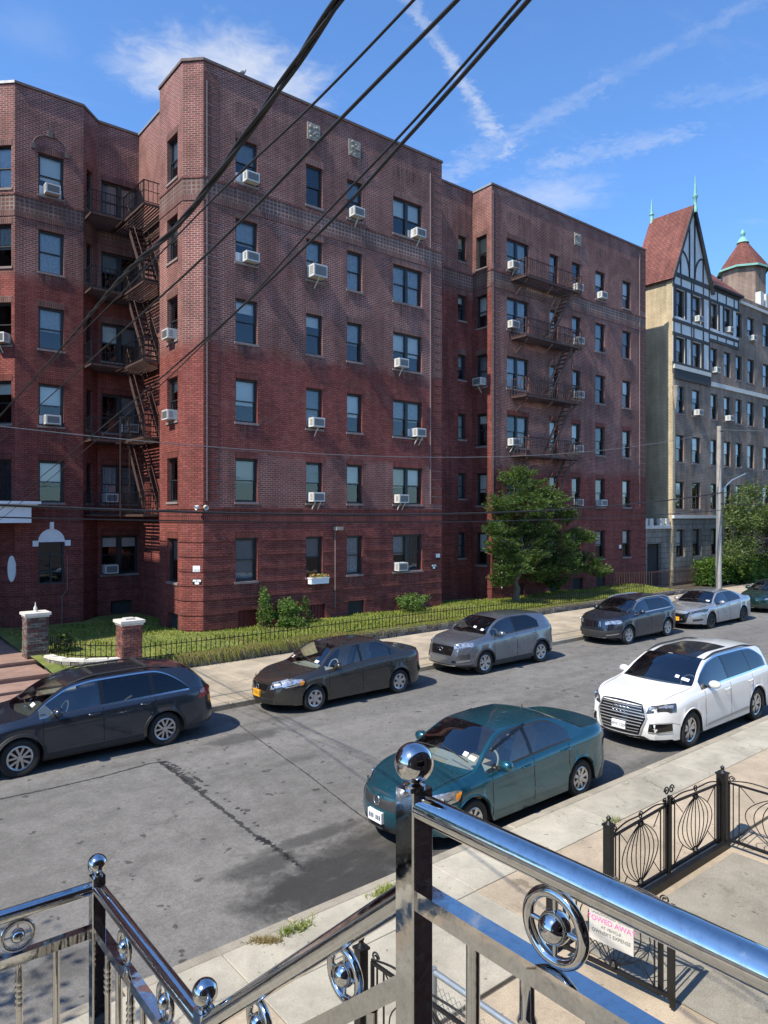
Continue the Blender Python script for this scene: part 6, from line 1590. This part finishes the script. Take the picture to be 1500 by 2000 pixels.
mb = MB(); mb.box(6.285, 6.325, 3.46, 3.50, .13, 1.1); mb.build('end_post', 'black_iron', g2)
mb = MB(); mb.bar((6.33, 4.05, .18), (6.33, 3.62, .18), .03, .03); mb.bar((6.33, 3.62, .18), (6.33, 3.62, .95), .03, .03); mb.build('drop_bolt_frame', 'black_iron', g2)
iron_post(g2, 6.15, GY, .95)
g3 = tag(empty('iron_gate', (3.62, 4.7, .15)), 'open black iron gate leaf and post beside the chain link fence', 'gate')
iron_post(g3, 3.60, GY, 1.12, .042)
iron_panel(g3, (3.64, 4.66, 0), (3.72, 3.4, 0), .20, 1.04, 'gate_leaf')
# towing sign
ts = tag(empty('towing_sign', (6.2, 4.05, .7)), 'white towing warning sign with pink and grey lettering on the open gate', 'sign')
sd_ = (V((6.30, 3.50, 0)) - V((6.17, 4.62, 0))).normalized(); sn = V((sd_.y, -sd_.x, 0)); sn = sn if sn.x < 0 else -sn
sc0 = V((6.17, 4.62, 0)) + sd_ * .55 + V((0, 0, .63)) + sn * .03
mb = MB(); mb.obox(sc0, sd_ * .235, sn * .004, V((0, 0, .165))); plain('sign_face', (.50, .49, .46), .6, 0, .1, 20); mb.build('board', 'sign_face', ts)
plain('ink_pink', (.62, .12, .38), .7); plain('ink_grey', (.12, .13, .13), .7)
for tx_, sz, dz, mt in (('UNAUTHORIZED VEHICLES', .034, .115, 'ink_grey'), ('TOWED AWAY', .074, .055, 'ink_pink'), ('AT VEHICLE', .04, -.01, 'ink_grey'), ("OWNER'S EXPENSE", .048, -.065, 'ink_grey')):
    me = text_mesh(tx_, sz, mt); ang = math.atan2(sd_.y, sd_.x)
    place('lettering', me, ts, sc0 + sn * .0055 + V((0, 0, dz)), rot=(R(90), 0, ang))
# chain link
plain('galvanised', (.33, .37, .40), .4, .6, .15, 12)
cf = tag(empty('chain_link_fence', (3.9, 3.6, .15)), 'galvanised chain link fence with pipe top rail below the porch', 'fence')
mb = MB(); mb.path([(3.87, 4.15, 1.12), (3.95, 1.2, 1.12)], .024, 12); mb.path([(3.87, 4.15, .12), (3.87, 4.15, 1.15)], .028, 12); mb.build('pipe_rail', 'galvanised', cf, True, 50)
mb = MB(); st = .062; zt, zb2 = 1.08, .16; yl = lambda u: V((3.875 + .0000 * u, 4.12 - u, 0)); n_ = 0
nu = 26; nz_ = int((zt - zb2) / st)
for i in range(-nz_, nu):
    for s in (1, -1):
        pts = []
        for j in range(nz_ + 1):
            u = (i + j) * st if s == 1 else (i + nz_ - j) * st
            if 0 <= u <= nu * st: pts.append((3.875 + (.006 if (j % 2) else -.006) * s, 4.12 - u, zb2 + j * st))
        if len(pts) > 1: mb.path(pts, .0028, 4, cap=False)
stuff(mb.build('mesh_wire', 'galvanised', cf))
# ================================================================== trees, shrubs, hedge
plain('bark', (.12, .085, .06), .95, 0, .3, 6, .8, 25)
plain('bark_pale', (.16, .12, .09), .95, 0, .3, 6, .8, 25)
def leaf(mb, p, l, w_, d=None, mi=0):
    a = d or V((rnd.gauss(0, 1), rnd.gauss(0, 1), rnd.gauss(0, .55))).normalized(); b = a.cross(V((rnd.gauss(0, 1), rnd.gauss(0, 1), rnd.gauss(0, 1)))).normalized()
    p = V(p); mb.face([p, p + a * l * .5 + b * w_, p + a * l, p + a * l * .5 - b * w_], mi)
def limb(mb, a, b, r0, r1, wob=.1, n=7):
    a, b = V(a), V(b); pts = []
    for i in range(n + 1):
        t = i / n; pts.append(a.lerp(b, t) + V((rnd.gauss(0, wob), rnd.gauss(0, wob), rnd.gauss(0, wob * .5))) * math.sin(math.pi * t))
    mb.path(pts, [r0 + (r1 - r0) * i / n for i in range(n + 1)], 8); return pts
tr_ = tag(empty('lawn_tree', (26.9, 23.0, .5)), 'small leaning green tree with feathery foliage on the lawn before the fire escape', 'tree')
base = V((26.75, 22.9, .45)); mb = MB(); crown = MB()
top_ = limb(mb, base, (27.2, 22.8, 3.0), .17, .12, .05); fork = V(top_[-1])
blobs = [(1005, 940, .62), (1045, 958, .75), (985, 985, .75), (1030, 985, .9), (1078, 980, .62), (995, 1030, .85), (1050, 1028, .95), (1102, 1008, .5), (980, 1070, .72), (1035, 1075, .95), (1088, 1062, .85), (1132, 1050, .6), (1000, 1108, .8), (1050, 1112, .85), (1100, 1102, .85), (1142, 1098, .7), (1170, 1118, .48), (978, 1135, .42), (1085, 1135, .5), (1020, 925, .4), (965, 1035, .4)]
for (px, py, r) in blobs:
    c = onY(px, py, 22.75 + rnd.uniform(-.7, .35))
    limb(mb, fork if rnd.random() < .6 else V(top_[-2]), c, .055, .012, .16)
    n_sp = int(95 * r * r) + 22
    for s in range(n_sp):
        d = V((rnd.gauss(0, 1), rnd.gauss(0, 1), rnd.gauss(0, 1))).normalized() * r * rnd.uniform(.35, 1.08) ** .7; d.z *= .72
        q0 = c + d
        if q0.y > 23.85: q0.y = 23.85 - rnd.uniform(0, .3)
        # a flat feathery spray pointing outward and slightly up
        out = V((d.x, d.y, .25 * r)).normalized(); side = out.cross(V((0, 0, 1))).normalized()
        ln = rnd.uniform(.25, .55)
        for j in range(34):
            t = rnd.random(); p = q0 + out * ln * (t - .3) + side * rnd.gauss(0, .11) + V((0, 0, rnd.gauss(0, .035)))
            leaf(crown, p, rnd.uniform(.09, .16), rnd.uniform(.018, .034), (out * .6 + side * rnd.gauss(0, .8) + V((0, 0, rnd.gauss(.05, .35)))).normalized())
mb.build('trunk', 'bark_pale', tr_, True, 60); crown.build('crown', 'leaf_tree', tr_)
def bush(name, label, cat, c, rx, ry, rz, n, mat, ls=.09, group=None, stems=True):
    o = tag(empty(name, c), label, cat, group); mb = MB(); c = V(c)
    if stems:
        st = MB()
        for i in range(7): limb(st, c, c + V((rnd.gauss(0, rx * .5), rnd.gauss(0, ry * .5), rz * rnd.uniform(.7, 1.5))), .018, .005, .05, 4)
        st.build('stems', 'bark', o)
    lobes = [(V((rnd.gauss(0, .45) * rx, rnd.gauss(0, .45) * ry, rnd.uniform(.25, 1.6) * rz)), rnd.uniform(.35, .6)) for _ in range(14)]
    for i in range(n):
        lc, lr = rnd.choice(lobes); d = V((rnd.gauss(0, 1), rnd.gauss(0, 1), rnd.gauss(0, 1))).normalized() * rnd.uniform(.5, 1.05) * lr
        p = c + lc + V((d.x * rx, d.y * ry, d.z * rz)); p.z = max(p.z, c.z + .03)
        leaf(mb, p, rnd.uniform(.6, 1.4) * ls, ls * .3)
    mb.build('foliage', mat, o); return o
p = onY(562, 1222, 23.3); bush('shrub', 'rounded bright green shrub between the red basement windows', 'shrub', (p.x, 23.35, .5), .75, .45, .55, 2600, 'leaf_shrub')
p = onY(523, 1215, 23.4); bush('shrub', 'tall narrow shrub with pale flowers beside the red basement window', 'shrub', (p.x, 23.55, .5), .32, .28, .85, 1300, 'leaf_shrub', .08)
p = onY(805, 1180, 23.4); bush('shrub', 'small round shrub below the paired ground floor windows', 'shrub', (p.x, 23.4, .55), .55, .4, .42, 1500, 'leaf_shrub')
p = onY(598, 1205, 23.5); bush('shrub', 'thin wispy shrub in front of the second basement window', 'shrub', (p.x + .1, 23.6, .5), .2, .2, .6, 420, 'leaf_tree', .09)
bush('shrub', 'dry thorny shrub beside the dark stone gate pillar', 'shrub', (6.15, 23.6, .5), .35, .4, .32, 900, 'leaf_far', .08)
# weeds on the near kerb
for (px, py, rx, n, lb) in ((578, 1815, .12, 200, 'small tuft of green weeds by the curb joint'), (755, 1742, .13, 220, 'grass tuft growing at the curb under the handrail'), (1195, 1605, .10, 80, 'tiny weed in the pavement crack by the iron gate')):
    c = onG(px, py, .15); o = tag(empty('weed_tuft', c), lb, 'weeds'); mb = MB()
    for i in range(n): blade(mb, (c.x + rnd.gauss(0, rx), c.y + rnd.gauss(0, .05), c.z - .01), rnd.uniform(.03, .09), rnd.uniform(.004, .008), rnd.uniform(.02, .08))
    stuff(mb.build('blades', 'grass_green', o))
o = tag(empty('dead_weeds', onG(540, 1838, .15)), 'brown withered weeds lying along the curb', 'weeds'); mb = MB()
for i in range(300):
    c = onG(520 + rnd.gauss(0, 16), 1838 + rnd.gauss(0, 3), .15); blade(mb, (c.x, c.y, c.z - .005), rnd.uniform(.01, .05), .005, rnd.uniform(.03, .09))
stuff(mb.build('blades', 'grass_dry', o))
# hedge and street tree in front of the half timbered building
def hedge(name, label, x0, x1, y0, y1, z0, z1, n, mat):
    o = tag(empty(name, ((x0 + x1) / 2, (y0 + y1) / 2, z0)), label, 'hedge'); mb = MB(); core = MB(); core.box(x0 + .25, x1 - .25, y0 + .25, y1 - .25, z0, z1 - .3); core.build('core', 'leaf_tree', o)
    for i in range(n):
        f = rnd.random(); x, y, z = rnd.uniform(x0, x1), rnd.uniform(y0, y1), rnd.uniform(z0, z1); k = rnd.random()
        if k < .5: y = y0 + abs(rnd.gauss(0, .12))
        elif k < .8: z = z1 - abs(rnd.gauss(0, .12))
        elif k < .9: x = x0 + abs(rnd.gauss(0, .12))
        z += .10 * math.sin(x * 2.2) + .06 * math.sin(y * 5 + x * 5)
        leaf(mb, (x, y - .08 * math.sin(x * 3 + z * 3), z), rnd.uniform(.10, .2), .045)
    mb.build('foliage', mat, o)
hedge('hedge', 'clipped green hedge in front of the half timbered building', 44.6, 57, 21.9, 23.3, .4, 1.9, 9000, 'leaf_hedge')
hedge('hedge', 'sunlit yellow green hedge beside the utility pole', 48.2, 58, 21.0, 21.8, .4, 1.6, 6000, 'leaf_shrub')
st_ = tag(empty('street_tree', (54.5, 21.4, .4)), 'broad leafy tree in front of the half timbered building beside the utility pole', 'tree')
mb = MB(); crown = MB(); tp = limb(mb, (54.3, 21.4, .35), (53.9, 21.3, 3.6), .2, .15, .06)
for i in range(84):
    px, py = rnd.uniform(1425, 1590), rnd.uniform(950, 1100)
    if px < 1450 - (py - 950) * .6 and py < 1000: continue
    c = onY(px, py, 21.3 + rnd.uniform(-1.3, 1.1)); limb(mb, tp[-1], c, .05, .012, .2, 5)
    for j in range(230):
        d = V((rnd.gauss(0, 1), rnd.gauss(0, 1), rnd.gauss(0, .8))).normalized() * rnd.uniform(.2, 1.0) * .85; leaf(crown, c + d, rnd.uniform(.12, .24), .05)
mb.build('trunk', 'bark', st_, True, 60); crown.build('crown', 'leaf_far', st_)

# a street tree just left of the porch, whose dappled shade reaches the road
kt = tag(empty('kerb_tree', (-4.9, 6.2, .1)), 'leafy street tree on the near pavement left of the porch', 'tree'); mb = MB(); crown = MB(); tp = limb(mb, (-4.9, 6.2, 0), (-4.7, 6.2, 3.6), .2, .15, .06)
for i in range(26):
    c = V((-4.6, 6.6, 6.0)) + V((rnd.gauss(0, 1), rnd.gauss(0, 1), rnd.gauss(0, .8))).normalized() * rnd.uniform(.6, 2.3); limb(mb, tp[-1], c, .05, .012, .2, 5)
    for j in range(120): leaf(crown, c + V((rnd.gauss(0, .4), rnd.gauss(0, .4), rnd.gauss(0, .3))), rnd.uniform(.12, .2), .045)
mb.build('trunk', 'bark', kt, True, 60); crown.build('crown', 'leaf_hedge', kt)
# ================================================================== utility pole and wires
plain('pole_wood', (.30, .275, .245), .9, 0, .2, 3, .6, 20)
PX, PY = 34.6, 16.7; pz = gz(PX) + .15
up = tag(empty('utility_pole', (PX, PY, pz)), 'weathered grey wooden utility pole beside the silver sedan', 'pole')
mb = MB(); mb.path([(PX, PY, pz - .2), (PX + .02, PY, 5), (PX + .04, PY, 9.15)], [.145, .125, .105], 14); mb.build('shaft', 'pole_wood', up, True, 60)
mb = MB(); mb.path([(PX - .16, PY, pz), (PX - .14, PY, 6.2)], .03, 8); mb.build('conduit', 'galvanised', up, True, 60)
mb = MB(); mb.path([(PX, PY, 5.9), (PX + 1.2, PY - .1, 6.55), (PX + 2.4, PY - .2, 6.9)], .035, 8); arm = mb.build('lamp_arm', 'galvanised', up, True, 60)
for z in (5.9, 5.35, 8.9): mb = MB(); mb.path([(PX, PY - .1, z), (PX, PY - .24, z)], .03, 8); mb.build('insulator', 'black_iron', up)
plain('cable', (.014, .014, .015), .6, 0, .06, 2)
plain('cable_pale', (.16, .165, .165), .5, .2, .2, 12)
def wire(label, pts, r, mat='cable', n=40, sag=0.0, name='overhead_wire', group=None):
    """a hanging wire through given 3-D ends"""
    a, b = V(pts[0]), V(pts[1]); mb = MB()
    mb.path([a.lerp(b, i / n) - V((0, 0, sag * 4 * (i / n) * (1 - i / n))) for i in range(n + 1)], r, 6); o = mb.build(name, mat, None, True, 60); tag(o, label, 'wire', group); return o
yw = PY - .2
def onw(px, py): return onY(px, py, yw)
def wire_thru(label, A, B, C, r, mat='cable'):
    """catenary-like parabola through left end, a middle point and the pole"""
    A, B, C = V(A), V(B), V(C); n = 60; mb = MB(); pts = []
    tB = (B.x - A.x) / (C.x - A.x); lin = A.lerp(C, tB); s = (lin.z - B.z) / (4 * tB * (1 - tB))
    for i in range(n + 1): t = i / n; pts.append(A.lerp(C, t) - V((0, 0, s * 4 * t * (1 - t))))
    mb.path(pts, r, 6); o = mb.build('overhead_wire', mat, None, True, 60); tag(o, label, 'wire', 'wires along the far pavement'); return o
def lev(px, py, x=None): return onw(px, py)
wire_thru('lowest pole line running past the brick facade at ground floor height', onw(-90, 1008), onw(700, 1020), V((PX, yw, 5.05)), .016)
wire_thru('thick pole line crossing the brick facade just below the second floor windows', onw(-90, 982), onw(560, 1004), V((PX, yw, 5.9)), .028)
wire_thru('pale upper pole line rising to the top of the utility pole', onw(-90, 822), onw(830, 893), V((PX, yw, 8.95)), .010, 'cable_pale')
for lb, z0, py in (('pole line continuing right from the utility pole top', 8.95, 792), ('pole line continuing right from the middle of the utility pole', 5.9, 925), ('pole line continuing right low on the utility pole', 5.35, 975)):
    e = onw(1560, py); wire(lb, [(PX, yw, z0), (e.x + 20, yw, z0 + (e.z - z0) * 1.0 + .4)], .018, 'cable_pale' if z0 > 8 else 'cable', 20, .2)
# service drops passing over the porch towards the far pavement
def drop(label, P, r, mat='cable'):
    """P: list of (px, py, distance): where the cable hangs in space"""
    pts = [at(*p) for p in P]; fx = []
    for i in range(len(pts) - 1):
        p0, p1, p2, p3 = pts[max(0, i - 1)], pts[i], pts[i + 1], pts[min(len(pts) - 1, i + 2)]
        for k in range(10):
            t = k / 10; fx.append(.5 * ((2 * p1) + (p2 - p0) * t + (2 * p0 - 5 * p1 + 4 * p2 - p3) * t * t + (3 * p1 - p0 - 3 * p2 + p3) * t ** 3))
    fx.append(pts[-1]); return fx
def bundle(label, P, r, strands=1, tw=.0, mat='cable', pitch=.9):
    fx = drop(label, P, r); mb = MB(); acc = 0
    for s in range(strands):
        pts = []; acc = 0
        for i, p in enumerate(fx):
            if i: acc += (fx[i] - fx[i - 1]).length
            t = (fx[min(i + 1, len(fx) - 1)] - fx[max(0, i - 1)]).normalized(); a = t.cross(V((0, 0, 1))).normalized(); b = t.cross(a)
            ph = acc / pitch * 6.283 + s * 6.283 / strands; pts.append(p + (a * math.cos(ph) + b * math.sin(ph)) * tw)
        mb.path(pts, r if s else r * .8, 7)
    o = mb.build('service_cable', mat, None, True, 60); tag(o, label, 'cable', 'service cables over the street')
bundle('thick twisted service cable bundle, leftmost over the brick corner', [(760, -130, 1.85), (655, 10, 2.1), (545, 172, 2.5), (415, 355, 3.2), (330, 458, 3.9), (235, 545, 5.0), (120, 680, 8.0), (20, 790, 14), (-60, 880, 24)], .0075, 3, .009, pitch=1.3)
bundle('thinnest service cable between the twisted bundle and the next', [(860, -60, 2.4), (808, 0, 2.6), (600, 215, 3.4), (420, 385, 4.6), (250, 560, 6.8), (120, 690, 10), (-60, 870, 24)], .0075)
bundle('single dark service cable in the middle of the group', [(960, -70, 2.2), (893, 0, 2.4), (650, 248, 3.2), (450, 452, 4.4), (300, 592, 6.2), (130, 745, 11), (-60, 915, 24)], .0105)
bundle('rightmost heavy service cable of the double pair', [(1110, -90, 2.0), (1030, 3, 2.2), (790, 275, 3.0), (600, 478, 4.2), (370, 690, 6.8), (180, 850, 12), (-60, 1045, 24)], .0105)
bundle('slim cable running beside the heavy rightmost one', [(1085, -90, 2.1), (1012, 3, 2.3), (805, 240, 3.1), (615, 440, 4.3), (420, 650, 6.4), (200, 850, 11), (-60, 1065, 24)], .0078)
# a pigeon on the parapet
pg = MB(); c = Wf.pt(Wf.px(473, 150)[0], ROOF + .16); pg.lathe([(.005, -.16), (.05, -.1), (.075, 0), (.06, .09), (.02, .14)], 10, c, (1, 0, .35)); pg.ball(c + V((.13, 0, .13)), .04, 10); pg.path([c + V((.10, 0, .03)), c + V((.13, 0, .12))], .032, 8); pg.path([c, c + V((0, 0, -.09))], .02, 6)
tag(pg.build('pigeon', 'coping_metal', None, True), 'small grey pigeon perched on the brick parapet', 'bird')
